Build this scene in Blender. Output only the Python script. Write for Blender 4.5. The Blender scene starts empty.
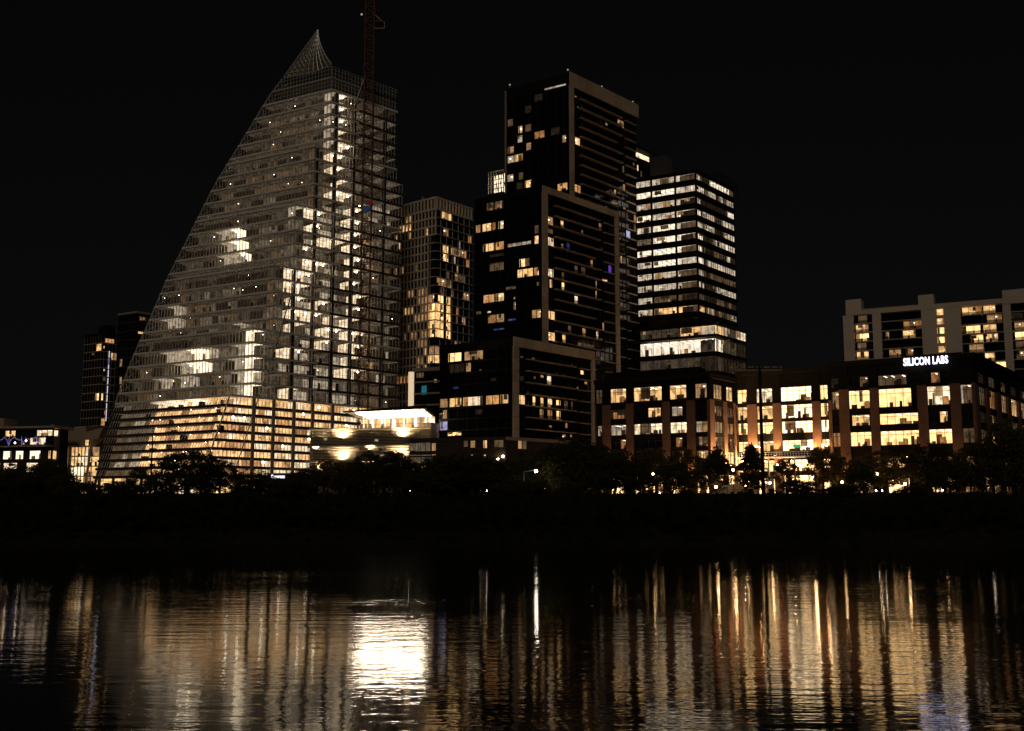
import bpy, math, random
from mathutils import Vector
R = random.Random(11)
scene = bpy.context.scene
COL = scene.collection
# ------------------------------------------------------------------ camera model
F, CXP, CYP, HC = 1098.0, 512.0, 365.5, 5.0
PITCH = math.atan((517 - CYP) / F)
cp, sp = math.cos(PITCH), math.sin(PITCH)

def ray(px, py):
    a, b = (px - CXP) / F, (CYP - py) / F
    return Vector((a, cp - b * sp, sp + b * cp))

def P(px, py, Y):
    r = ray(px, py); t = Y / r.y
    return Vector((r.x * t, Y, HC + r.z * t))

def proj(p):
    d = p[1] * cp + (p[2] - HC) * sp
    u = -p[1] * sp + (p[2] - HC) * cp
    return CXP + F * p[0] / d, CYP - F * u / d

# ------------------------------------------------------------------ materials
def new_mat(name):
    m = bpy.data.materials.new(name); m.use_nodes = True
    nt = m.node_tree; nt.nodes.clear()
    out = nt.nodes.new('ShaderNodeOutputMaterial')
    return m, nt, out

def solid(name, col, rough=0.7, var=0.25, scale=0.6, metal=0.0, spec=0.3, bump=0.0):
    m, nt, out = new_mat(name)
    b = nt.nodes.new('ShaderNodeBsdfPrincipled')
    tc = nt.nodes.new('ShaderNodeTexCoord')
    n = nt.nodes.new('ShaderNodeTexNoise'); n.inputs['Scale'].default_value = scale; n.inputs['Detail'].default_value = 6
    nt.links.new(tc.outputs['Object'], n.inputs['Vector'])
    mx = nt.nodes.new('ShaderNodeMix'); mx.data_type = 'RGBA'
    mx.inputs['A'].default_value = tuple(c * (1 - var) for c in col) + (1,)
    mx.inputs['B'].default_value = tuple(min(1, c * (1 + var)) for c in col) + (1,)
    nt.links.new(n.outputs['Fac'], mx.inputs['Factor'])
    nt.links.new(mx.outputs['Result'], b.inputs['Base Color'])
    b.inputs['Roughness'].default_value = rough
    b.inputs['Metallic'].default_value = metal
    b.inputs['Specular IOR Level'].default_value = spec
    if bump:
        bp = nt.nodes.new('ShaderNodeBump'); bp.inputs['Strength'].default_value = bump
        nt.links.new(n.outputs['Fac'], bp.inputs['Height']); nt.links.new(bp.outputs['Normal'], b.inputs['Normal'])
    nt.links.new(b.outputs['BSDF'], out.inputs['Surface'])
    return m

def brick(name, c1, c2, mortar):
    m, nt, out = new_mat(name)
    b = nt.nodes.new('ShaderNodeBsdfPrincipled'); b.inputs['Roughness'].default_value = 0.85
    tc = nt.nodes.new('ShaderNodeTexCoord')
    sx = nt.nodes.new('ShaderNodeSeparateXYZ'); nt.links.new(tc.outputs['Object'], sx.inputs[0])
    ad = nt.nodes.new('ShaderNodeMath'); ad.operation = 'ADD'
    nt.links.new(sx.outputs['X'], ad.inputs[0]); nt.links.new(sx.outputs['Y'], ad.inputs[1])
    cb = nt.nodes.new('ShaderNodeCombineXYZ'); nt.links.new(ad.outputs[0], cb.inputs['X']); nt.links.new(sx.outputs['Z'], cb.inputs['Y'])
    br = nt.nodes.new('ShaderNodeTexBrick'); br.inputs['Scale'].default_value = 1.6
    br.inputs['Color1'].default_value = c1 + (1,); br.inputs['Color2'].default_value = c2 + (1,); br.inputs['Mortar'].default_value = mortar + (1,)
    nt.links.new(cb.outputs[0], br.inputs['Vector'])
    n = nt.nodes.new('ShaderNodeTexNoise'); n.inputs['Scale'].default_value = 0.5; n.inputs['Detail'].default_value = 5
    nt.links.new(tc.outputs['Object'], n.inputs['Vector'])
    mr = nt.nodes.new('ShaderNodeMapRange'); mr.inputs['To Min'].default_value = 0.6; mr.inputs['To Max'].default_value = 1.4
    nt.links.new(n.outputs['Fac'], mr.inputs['Value'])
    mu = nt.nodes.new('ShaderNodeVectorMath'); mu.operation = 'SCALE'
    nt.links.new(br.outputs['Color'], mu.inputs[0]); nt.links.new(mr.outputs['Result'], mu.inputs['Scale'])
    nt.links.new(mu.outputs['Vector'], b.inputs['Base Color'])
    nt.links.new(b.outputs['BSDF'], out.inputs['Surface'])
    return m

def lit(name, col, s, lo=0.3, hi=1.5, scale=0.55, cell=0.9):
    """a lamp-lit room seen through its window: it gives off light, unevenly, with furniture-sized variation"""
    m, nt, out = new_mat(name)
    e = nt.nodes.new('ShaderNodeEmission')
    tc = nt.nodes.new('ShaderNodeTexCoord')
    n = nt.nodes.new('ShaderNodeTexNoise'); n.inputs['Scale'].default_value = scale; n.inputs['Detail'].default_value = 3
    nt.links.new(tc.outputs['Object'], n.inputs['Vector'])
    mp = nt.nodes.new('ShaderNodeMapping'); mp.inputs['Scale'].default_value = (1.0, 1.0, 0.6)
    nt.links.new(tc.outputs['Object'], mp.inputs['Vector'])
    v = nt.nodes.new('ShaderNodeTexVoronoi'); v.distance = 'CHEBYCHEV'; v.inputs['Scale'].default_value = cell
    nt.links.new(mp.outputs['Vector'], v.inputs['Vector'])
    sc = nt.nodes.new('ShaderNodeSeparateColor'); nt.links.new(v.outputs['Color'], sc.inputs[0])
    ad = nt.nodes.new('ShaderNodeMath'); ad.operation = 'MULTIPLY_ADD'
    nt.links.new(sc.outputs[0], ad.inputs[0]); ad.inputs[1].default_value = 0.35
    nt.links.new(n.outputs['Fac'], ad.inputs[2])
    mr = nt.nodes.new('ShaderNodeMapRange'); mr.inputs['From Min'].default_value = 0.35; mr.inputs['From Max'].default_value = 1.0
    mr.inputs['To Min'].default_value = lo * s; mr.inputs['To Max'].default_value = hi * s
    nt.links.new(ad.outputs[0], mr.inputs['Value'])
    e.inputs['Color'].default_value = col + (1,)
    nt.links.new(mr.outputs['Result'], e.inputs['Strength'])
    nt.links.new(e.outputs[0], out.inputs['Surface'])
    return m

def lamp_mat(name, col, s):
    m, nt, out = new_mat(name)
    e = nt.nodes.new('ShaderNodeEmission'); e.inputs['Color'].default_value = col + (1,); e.inputs['Strength'].default_value = s
    nt.links.new(e.outputs[0], out.inputs['Surface'])
    return m

def clear_glass(name, tint=0.93, gloss=0.06):
    m, nt, out = new_mat(name)
    t = nt.nodes.new('ShaderNodeBsdfTransparent'); t.inputs['Color'].default_value = (tint, tint, tint * 0.98, 1)
    g = nt.nodes.new('ShaderNodeBsdfGlossy'); g.inputs['Roughness'].default_value = 0.04
    mx = nt.nodes.new('ShaderNodeMixShader'); mx.inputs[0].default_value = gloss
    nt.links.new(t.outputs[0], mx.inputs[1]); nt.links.new(g.outputs[0], mx.inputs[2]); nt.links.new(mx.outputs[0], out.inputs['Surface'])
    return m

LIT = {
 'W+': lit('room_white_bright', (1.0, .79, .53), 2.1, .5, 1.3),
 'W': lit('room_white', (1.0, .75, .48), 1.3),
 'w': lit('room_white_soft', (1.0, .79, .56), .45, .25, 1.6),
 'A+': lit('room_warm_bright', (1.0, .59, .235), 2.3, .45, 1.3),
 'A': lit('room_warm', (1.0, .58, .235), 1.2),
 'B': lit('room_warm_soft', (1.0, .56, .25), .42),
 'C': lit('room_amber', (1.0, .44, .15), .4),
 'D': lit('room_dim', (1.0, .62, .32), .11),
 'E': lit('room_very_dim', (1.0, .65, .38), .022),
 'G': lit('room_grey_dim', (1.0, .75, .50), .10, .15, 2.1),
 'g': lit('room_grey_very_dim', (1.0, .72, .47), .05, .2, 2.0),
 'P': lit('room_parking', (1.0, .57, .25), 1.2, .2, 1.9, .7, .5),
 'p': lit('room_parking_soft', (1.0, .50, .21), .55, .2, 1.9, .7, .5),
 'O': lit('office_white', (1.0, .82, .62), 1.25, .35, 1.5, .5, .7),
 'o': lit('office_white_soft', (1.0, .80, .60), .62, .2, 1.8, .5, .7),
 'H': lit('court_room_white', (1.0, .69, .38), 3.4, .5, 1.3),
 'A2': lit('room_orange', (1.0, .48, .17), .75),
 'F': lit('lobby_amber', (1.0, .56, .23), 5.0, .4, 1.4),
 'blue': lit('room_blue', (.16, .20, 1.0), .16),
 'purple': lit('room_purple', (.35, .10, 1.0), .35),
 'teal': lit('room_teal', (.05, .60, .70), .28, .6, 1.3),
 'bw': lit('room_blue_white', (.62, .62, 1.0), .7),
}
M = {}
M['glassdark'] = solid('dark_glass', (.012, .012, .013), .08, .3, .3, 0, .5)
M['glassblack'] = solid('black_glass', (.006, .006, .006), .12, .3, .3, 0, .4)
M['glass'] = clear_glass('clear_glass')
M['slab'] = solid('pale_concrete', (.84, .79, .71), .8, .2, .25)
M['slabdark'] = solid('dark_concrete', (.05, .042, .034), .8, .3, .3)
M['mull'] = solid('anodised_mullion', (.60, .55, .48), .5, .2, .4, .3)
M['mulldark'] = solid('dark_mullion', (.03, .027, .024), .5, .2, .4, .3)
M['steel'] = solid('galvanised_steel', (.55, .52, .46), .45, .2, .5, .5)
M['frame_tan'] = solid('tan_panel', (.50, .385, .275), .75, .15, .2)
M['frame_tan2'] = solid('tan_panel_weathered', (.43, .33, .235), .75, .3, .35)
M['frame_brown'] = solid('brown_slab', (.38, .28, .20), .75, .2, .4)
M['core'] = solid('core_concrete', (.05, .045, .04), .9, .3, .3)
M['black'] = solid('black_metal', (.010, .009, .008), .7, .3, .5, 0, .12)
M['charcoal'] = solid('charcoal_panel', (.010, .0085, .007), .8, .3, .5, 0, .08)
M['stone'] = solid('cream_stone', (.42, .35, .27), .85, .18, .3)
M['cream'] = solid('cream_stucco', (.56, .46, .36), .85, .12, .25)
M['beige'] = solid('beige_plaster', (.36, .27, .19), .85, .15, .3)
M['gridstone'] = solid('grey_stone_grid', (.66, .54, .41), .85, .2, .4)
M['brick'] = brick('red_brown_brick', (.155, .07, .036), (.12, .052, .028), (.14, .095, .07))
M['brickdark'] = brick('dark_brick', (.042, .024, .017), (.034, .02, .014), (.045, .032, .026))
M['louver'] = solid('bronze_louver', (.62, .51, .38), .55, .2, .5, .3)
M['bluecloth'] = solid('blue_banner_cloth', (.05, .22, .75), .8, .1, .5)
M['redcloth'] = solid('red_banner_cloth', (.65, .06, .05), .8, .1, .5)
M['red'] = solid('crane_red_paint', (.13, .035, .024), .6, .3, .8)
M['asphalt'] = solid('asphalt', (.045, .045, .045), .9, .3, 1.5)
M['paving'] = solid('paving_concrete', (.30, .27, .24), .9, .2, .8)
M['white'] = solid('white_paint', (.75, .74, .72), .6, .1, .8)
M['wood'] = solid('timber', (.20, .12, .07), .7, .3, 1.5)
M['floorin'] = solid('carpet', (.12, .09, .065), .9, .3, 1.0)
M['dark_item'] = solid('furniture', (.05, .035, .025), .7, .5, 1.5)
M['soil'] = solid('bank_soil', (.022, .021, .014), .95, .5, .4, 0, .1, .4)
M['bark'] = solid('bark', (.06, .045, .032), .9, .4, 3.0, 0, .2, .5)
M['carpaint'] = solid('dark_car_paint', (.03, .03, .034), .25, .1, 1, .3, .5)
M['rubber'] = solid('rubber', (.015, .015, .015), .9, .2, 3)
M['lampW'] = lamp_mat('work_lamp', (1, .85, .62), 14)
M['lampS'] = lamp_mat('ceiling_strip', (1, .86, .66), 3.2)
M['lampA'] = lamp_mat('ceiling_strip_warm', (1, .76, .46), 2.6)
M['globe'] = lamp_mat('street_globe', (1, .60, .26), 60)
M['globec'] = lamp_mat('court_globe', (1, .54, .22), 230)
M['globew'] = lamp_mat('street_globe_white', (1, .84, .62), 60)
M['spot'] = lamp_mat('small_bulb', (1, .80, .55), 16)
M['washer'] = lamp_mat('wall_washer', (1, .78, .48), 30)
M['soffit'] = lamp_mat('soffit_light', (1, .82, .60), 62)
M['softwhite'] = solid('white_soffit_panel', (.78, .74, .66), .8, .05, .4)
M['finlight'] = lamp_mat('fin_light', (1, .74, .46), .75)
M['sign'] = lamp_mat('sign_light', (.80, .76, 1.0), 3.2)
M['head'] = lamp_mat('headlamp', (1, .80, .55), 40)
M['strip_blue'] = lamp_mat('string_light_blue', (.46, .34, 1.0), .55)
M['strip_white'] = lamp_mat('string_light_white', (.86, .86, 1.0), .9)
M['redlamp'] = lamp_mat('red_lamp', (1, .08, .05), 4)

# ------------------------------------------------------------------ mesh builder
class MB:
    def __init__(s): s.v = []; s.f = []; s.m = []; s.mats = []
    def mi(s, mat):
        if isinstance(mat, str): mat = LIT.get(mat) or M[mat]
        if mat not in s.mats: s.mats.append(mat)
        return s.mats.index(mat)
    def poly(s, pts, mat):
        i = len(s.v); s.v += [tuple(p) for p in pts]; s.f.append(tuple(range(i, i + len(pts)))); s.m.append(s.mi(mat))
    def hexa(s, p, mat):
        i = len(s.v); s.v += [tuple(q) for q in p]; k = s.mi(mat)
        for f in ((0, 3, 2, 1), (4, 5, 6, 7), (0, 1, 5, 4), (1, 2, 6, 5), (2, 3, 7, 6), (3, 0, 4, 7)):
            s.f.append(tuple(i + j for j in f)); s.m.append(k)
    def box(s, fr, a0, a1, b0, b1, z0, z1, mat):
        s.hexa([fr.p(a0, b0, z0), fr.p(a1, b0, z0), fr.p(a1, b1, z0), fr.p(a0, b1, z0),
                fr.p(a0, b0, z1), fr.p(a1, b0, z1), fr.p(a1, b1, z1), fr.p(a0, b1, z1)], mat)
    def prism(s, xy, z0, z1, mat):
        n = len(xy); i = len(s.v); k = s.mi(mat)
        s.v += [(x, y, z0) for x, y in xy] + [(x, y, z1) for x, y in xy]
        s.f.append(tuple(range(i + n - 1, i - 1, -1))); s.f.append(tuple(range(i + n, i + 2 * n))); s.m += [k, k]
        for j in range(n):
            s.f.append((i + j, i + (j + 1) % n, i + n + (j + 1) % n, i + n + j)); s.m.append(k)
    def tube(s, p, q, r, mat, n=6, r2=None):
        p, q = Vector(p), Vector(q); d = q - p
        if d.length < 1e-6: return
        d.normalize(); x = d.orthogonal().normalized(); y = d.cross(x); r2 = r if r2 is None else r2
        i = len(s.v); k = s.mi(mat)
        for c, rr in ((p, r), (q, r2)):
            for j in range(n):
                t = 2 * math.pi * j / n
                s.v.append(tuple(c + (x * math.cos(t) + y * math.sin(t)) * rr))
        for j in range(n):
            s.f.append((i + j, i + (j + 1) % n, i + n + (j + 1) % n, i + n + j)); s.m.append(k)
        s.f.append(tuple(range(i + n - 1, i - 1, -1))); s.f.append(tuple(range(i + n, i + 2 * n))); s.m += [k, k]
    def ball(s, c, r, mat, nu=8, nv=5):
        i = len(s.v); k = s.mi(mat)
        s.v.append((c[0], c[1], c[2] + r))
        for a in range(1, nv):
            t = math.pi * a / nv
            for b in range(nu):
                u = 2 * math.pi * b / nu
                s.v.append((c[0] + r * math.sin(t) * math.cos(u), c[1] + r * math.sin(t) * math.sin(u), c[2] + r * math.cos(t)))
        s.v.append((c[0], c[1], c[2] - r)); e = len(s.v) - 1
        for b in range(nu):
            s.f.append((i, i + 1 + b, i + 1 + (b + 1) % nu)); s.m.append(k)
            for a in range(nv - 2):
                o = i + 1 + a * nu
                s.f.append((o + b, o + nu + b, o + nu + (b + 1) % nu, o + (b + 1) % nu)); s.m.append(k)
            o = i + 1 + (nv - 2) * nu
            s.f.append((o + b, e, o + (b + 1) % nu)); s.m.append(k)
    def build(s, name, parent=None, smooth=False):
        if not s.f: return None
        o0 = Vector((0, 0, 0)); q = parent
        while q is not None: o0 += q.location; q = q.parent
        me = bpy.data.meshes.new(name)
        me.from_pydata([(v[0] - o0.x, v[1] - o0.y, v[2] - o0.z) for v in s.v], [], s.f)
        for m in s.mats: me.materials.append(m)
        me.polygons.foreach_set('material_index', s.m)
        if smooth: me.polygons.foreach_set('use_smooth', [True] * len(s.f))
        me.update()
        o = bpy.data.objects.new(name, me); COL.objects.link(o)
        if parent: o.parent = parent
        return o

class Fr:
    """a vertical facade plane: O = plan corner, u = plan direction along it, n = outward plan normal"""
    def __init__(s, O, ang, left):
        c, q = math.cos(math.radians(ang)), math.sin(math.radians(ang))
        s.O = Vector((O[0], O[1])); s.left = left
        s.u = Vector((-c, q)) if left else Vector((c, q))
        s.n = Vector((-q, -c)) if left else Vector((q, -c))
    def p(s, a, b, z):
        q = s.O + s.u * a + s.n * b
        return (q.x, q.y, z)
    def a(s, px, py):
        r = ray(px, py)             # O+u*a on the ray's plan line: cross = 0
        den = s.u.x * r.y - s.u.y * r.x
        return -(s.O.x * r.y - s.O.y * r.x) / den
    def z(s, px, py):
        q = s.O + s.u * s.a(px, py)
        return P(px, py, q.y).z
    def shift(s, b):
        f = Fr(s.O, 0, s.left); f.u = s.u; f.n = s.n; f.O = s.O + s.n * b
        return f

def tag(o, label, cat, group=None, kind=None):
    if kind: o['kind'] = kind
    if label: o['label'] = label
    if cat: o['category'] = cat
    if group: o['group'] = group
    return o

def thing(name, label, cat, loc, group=None):
    o = bpy.data.objects.new(name, None); COL.objects.link(o)
    o.empty_display_size = .5; o.location = loc
    return tag(o, label, cat, group)

def corner(px, py, Y):
    p = P(px, py, Y); return (p.x, p.y)

# ------------------------------------------------------------------ windows and facades
def room(mb, f, a0, a1, z0, z1, key, depth, strips=False, clutter=0):
    g = .06
    a0 += g; a1 -= g; z0 += g; z1 -= g
    mb.poly([f.p(a0, -depth, z0), f.p(a1, -depth, z0), f.p(a1, -depth, z1), f.p(a0, -depth, z1)], key)
    mb.poly([f.p(a0, -.25, z1), f.p(a1, -.25, z1), f.p(a1, -depth, z1), f.p(a0, -depth, z1)], key)
    mb.poly([f.p(a0, -.25, z0), f.p(a1, -.25, z0), f.p(a1, -depth, z0), f.p(a0, -depth, z0)], 'floorin')
    for a in (a0, a1):
        mb.poly([f.p(a, -.25, z0), f.p(a, -depth, z0), f.p(a, -depth, z1), f.p(a, -.25, z1)], key)
    if strips:
        x = a0 + .8
        while x < a1 - .6:
            mb.box(f, x, x + .35, -depth + .5, -.8, z1 - .16, z1 - .08, 'lampS' if R.random() < .6 else 'lampA')
            x += R.uniform(1.5, 2.6)
    for _ in range(clutter):
        w = R.uniform(.3, 1.5); x = R.uniform(a0, max(a0 + .1, a1 - w)); h = R.uniform(.25, .75) * (z1 - z0) * R.choice((.5, .8, 1))
        b = -R.uniform(.8, depth - .6)
        mb.box(f, x, min(x + w, a1 - .05), b - .4, b, z0 + .02, z0 + h, R.choice(('dark_item', 'dark_item', 'beige', 'C')))
    if clutter and R.random() < .5:                       # a blind drawn part way down
        w = (a1 - a0) * R.uniform(.15, .45); x = R.uniform(a0, a1 - w)
        mb.box(f, x, x + w, -.42, -.38, z1 - (z1 - z0) * R.uniform(.25, .95), z1 - .02, R.choice(('beige', 'D', 'B')))

def window(par, f, a0, a1, z0, z1, key, nx=2, ny=1, depth=3.0, strips=False, clutter=0, frame='mulldark', fw=.09, pane=False, name='window'):
    """a lit window: frame and glazing bars, clear glass, and the room behind it"""
    if a1 < a0: a0, a1 = a1, a0
    mb = MB()
    mb.box(f, a0, a0 + fw, -.16, .03, z0, z1, frame); mb.box(f, a1 - fw, a1, -.16, .03, z0, z1, frame)
    mb.box(f, a0 + fw, a1 - fw, -.15, .025, z0, z0 + fw, frame); mb.box(f, a0 + fw, a1 - fw, -.15, .025, z1 - fw, z1, frame)
    for i in range(1, nx):
        x = a0 + (a1 - a0) * i / nx
        mb.box(f, x - fw / 2, x + fw / 2, -.14, .02, z0 + fw, z1 - fw, frame)
    for j in range(1, ny):
        z = z1 - (z1 - z0) * (j / ny if ny > 2 else .27)
        mb.box(f, a0 + fw, a1 - fw, -.13, .015, z - fw / 2, z + fw / 2, frame)
    gq = [f.p(a0 + .02, -.08, z0 + .02), f.p(a1 - .02, -.08, z0 + .02), f.p(a1 - .02, -.08, z1 - .02), f.p(a0 + .02, -.08, z1 - .02)]
    if key is None:
        mb.poly(gq, 'glassdark'); return mb.build(name, par)
    room(mb, f, a0, a1, z0, z1, key, depth, strips, clutter)
    if not pane: mb.poly(gq, 'glass')
    w_ = a1 - a0; big = depth > .5 and not strips and key in ('A', 'A+', 'B', 'C', 'W', 'w')
    if big and w_ > .8:
        for s_ in (0, 1):
            if R.random() < .45:
                cw = w_ * R.uniform(.08, .3); c0 = a0 + fw if s_ == 0 else a1 - fw - cw
                zz = z0 + (z1 - z0) * (.0 if R.random() < .7 else R.uniform(.3, .7))
                mb.box(f, c0, c0 + cw, -.36, -.28, zz + .1, z1 - .1, R.choice(('beige', 'C', 'D', 'B', 'stone')))
        if R.random() < .55:
            c = R.uniform(a0 + .3, a1 - .3); mb.box(f, c - .22, c + .22, -1.3, -.9, z1 - .75, z1 - .5, 'lampS')
        if R.random() < .5:
            c = R.uniform(a0 + .2, a1 - .6); mb.box(f, c, c + R.uniform(.3, .9), -1.6, -1.2, z0 + .1, z0 + (z1 - z0) * R.uniform(.25, .6), 'dark_item')
    o = mb.build(name, par)
    if pane:
        g = MB(); g.poly(gq, 'glass'); g.build('pane', o)
    return o

def storey(par, f, L, z0, z1, lits, sp_h, sp_mat, glass, mull, step, name, a_start=0, proud=.12, winframe='mulldark', depth=3.0, back=3.2):
    """one storey of curtain wall: spandrel, dark glazing between the lit windows, mullions"""
    mb = MB()
    mb.box(f, a_start, L, -.3, proud, z0, z0 + sp_h, sp_mat)
    zb, zt = z0 + sp_h, z1
    cur = a_start
    spans = sorted((min(a, b), max(a, b), k, lo, hi) for a, b, k, lo, hi in lits)
    for a, b, k, lo, hi in spans + [(L, L, None, 0, 1)]:
        a = max(a, cur); b = max(b, a)
        if a - cur > .02:
            mb.poly([f.p(cur, -.08, zb), f.p(a, -.08, zb), f.p(a, -.08, zt), f.p(cur, -.08, zt)], glass)
        if k == 'A': k = R.choice(('A', 'A', 'A', 'A2', 'W', 'A+'))
        elif k == 'B': k = R.choice(('B', 'B', 'C', 'w', 'B'))
        if k is not None and b - a > .25:
            h = zt - zb; wz0, wz1 = zb + lo * h, zb + hi * h
            if lo > .02: mb.poly([f.p(a, -.08, zb), f.p(b, -.08, zb), f.p(b, -.08, wz0), f.p(a, -.08, wz0)], glass)
            if hi < .98: mb.poly([f.p(a, -.08, wz1), f.p(b, -.08, wz1), f.p(b, -.08, zt), f.p(a, -.08, zt)], glass)
            window(par, f, a + .02, b - .02, wz0, wz1, k, nx=max(1, int((b - a) / 1.6)), depth=depth, frame=winframe, fw=.1,
                   clutter=1 if (b - a > 2.5 and R.random() < .6) else 0)
            cur = b
        else: cur = a
    if step:
        x = a_start + step / 2
        while x < L:
            if not any(a - .1 < x < b + .1 for a, b, *_ in spans): mb.box(f, x - .05, x + .05, -.07, proud - .03, zb, zt, mull)
            x += step
    return mb.build(name, par)

def lit_from_px(f, rects, ox, oy, s, zs):
    """photographed lit windows -> (storey, a0, a1, key, lo, hi) on this facade, snapped to its storeys"""
    out = {}
    for x0, y0, x1, y1, k in rects:
        px0, px1, py0, py1 = ox + x0 / s, ox + x1 / s, oy + y0 / s, oy + y1 / s
        pm, ym = (px0 + px1) / 2, (py0 + py1) / 2
        a0, a1 = f.a(px0, ym), f.a(px1, ym)
        zt, zb = f.z(pm, py0), f.z(pm, py1); zm = (zt + zb) / 2
        for i in range(len(zs) - 1):
            if zs[i] <= zm < zs[i + 1]:
                h = zs[i + 1] - zs[i]
                full = (zt - zb) > .5 * h
                lo, hi = (.0, .97) if full else (max(0, (zb - zs[i]) / h - .12), min(.97, (zt - zs[i]) / h))
                if hi - lo < .2: hi = min(.97, lo + .25)
                out.setdefault(i, []).append((a0, a1, k, lo, hi)); break
    return out

# ================================================================== ground, water, sky
def ground_z(y):
    pts = [(-900, -4), (150, -3), (194, -1), (199, .25), (212, 3.2), (228, 7.2), (239, 10), (4000, 10)]
    for (y0, z0), (y1, z1) in zip(pts, pts[1:]):
        if y <= y1: return z0 + (z1 - z0) * (y - y0) / (y1 - y0)
    return 10

mb = MB()
ys = [-900, -200, 150, 185, 190, 194, 196, 198, 200, 203, 206, 209, 212, 216, 220, 224, 228, 232, 236, 239, 241, 300, 500, 1200, 4000]
xs = [-3000, -1200, -500] + [-300 + 6 * i for i in range(101)] + [500, 1200, 3000]
idx = {}
for j, y in enumerate(ys):
    for i, x in enumerate(xs):
        z = ground_z(y)
        if 196 <= y <= 236: z += .5 * math.sin(x * .13 + y) + .4 * math.sin(x * .31 + y * .7) + R.uniform(-.25, .25)
        idx[i, j] = len(mb.v); mb.v.append((x, y + (1.6 * math.sin(x * .05) + 1.1 * math.sin(x * .021 + 1) if 190 < y < 236 else 0), z))
k = mb.mi('soil')
for j in range(len(ys) - 1):
    for i in range(len(xs) - 1):
        mb.f.append((idx[i, j], idx[i + 1, j], idx[i + 1, j + 1], idx[i, j + 1])); mb.m.append(k)
g = mb.build('ground', None, True); tag(g, None, None, None, 'structure')

def water_mat():
    m, nt, out = new_mat('river_water')
    b = nt.nodes.new('ShaderNodeBsdfPrincipled')
    b.inputs['Base Color'].default_value = (.003, .004, .004, 1); b.inputs['IOR'].default_value = 1.33
    b.inputs['Specular IOR Level'].default_value = .5
    geo = nt.nodes.new('ShaderNodeNewGeometry')
    def noise(scale, sx, sy, det):
        mp = nt.nodes.new('ShaderNodeMapping'); mp.inputs['Scale'].default_value = (sx, sy, 1)
        nt.links.new(geo.outputs['Position'], mp.inputs['Vector'])
        n = nt.nodes.new('ShaderNodeTexNoise'); n.inputs['Scale'].default_value = scale; n.inputs['Detail'].default_value = det
        nt.links.new(mp.outputs[0], n.inputs['Vector']); return n
    n1 = noise(1.0, .30, .95, 4.0); n2 = noise(1.0, 1.6, 3.4, 2.0); n3 = noise(1.0, .03, .07, 3.0)
    a = nt.nodes.new('ShaderNodeMath'); a.operation = 'MULTIPLY_ADD'; a.inputs[1].default_value = .30
    nt.links.new(n2.outputs['Fac'], a.inputs[0]); nt.links.new(n1.outputs['Fac'], a.inputs[2])
    # calmer and rougher patches of the river
    mr = nt.nodes.new('ShaderNodeMapRange'); mr.inputs['From Min'].default_value = .35; mr.inputs['From Max'].default_value = .65
    mr.inputs['To Min'].default_value = .008; mr.inputs['To Max'].default_value = .027
    nt.links.new(n3.outputs['Fac'], mr.inputs['Value'])
    bp = nt.nodes.new('ShaderNodeBump'); bp.inputs['Strength'].default_value = 1.0
    nt.links.new(mr.outputs['Result'], bp.inputs['Distance'])
    nt.links.new(a.outputs[0], bp.inputs['Height']); nt.links.new(bp.outputs['Normal'], b.inputs['Normal'])
    b.inputs['Roughness'].default_value = .05
    nt.links.new(b.outputs[0], out.inputs['Surface'])
    return m
mb = MB(); mb.poly([(-3000, -900, 0), (3000, -900, 0), (3000, 201, 0), (-3000, 201, 0)], water_mat())
tag(mb.build('river_water'), None, None, None, 'structure')

YF = Fr((0, 0), 0, False)       # plain axes: a = x, b = -y
def xbox(mb, x0, x1, y0, y1, z0, z1, mat): mb.box(YF, x0, x1, -y1, -y0, z0, z1, mat)
mb = MB(); xbox(mb, -600, 600, 241.5, 248.5, 9.9, 10.012, 'asphalt'); tag(mb.build('road'), None, None, None, 'structure')
mb = MB(); xbox(mb, -600, 600, 248.5, 251.8, 9.9, 10.14, 'paving'); tag(mb.build('pavement'), None, None, None, 'structure')

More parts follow.
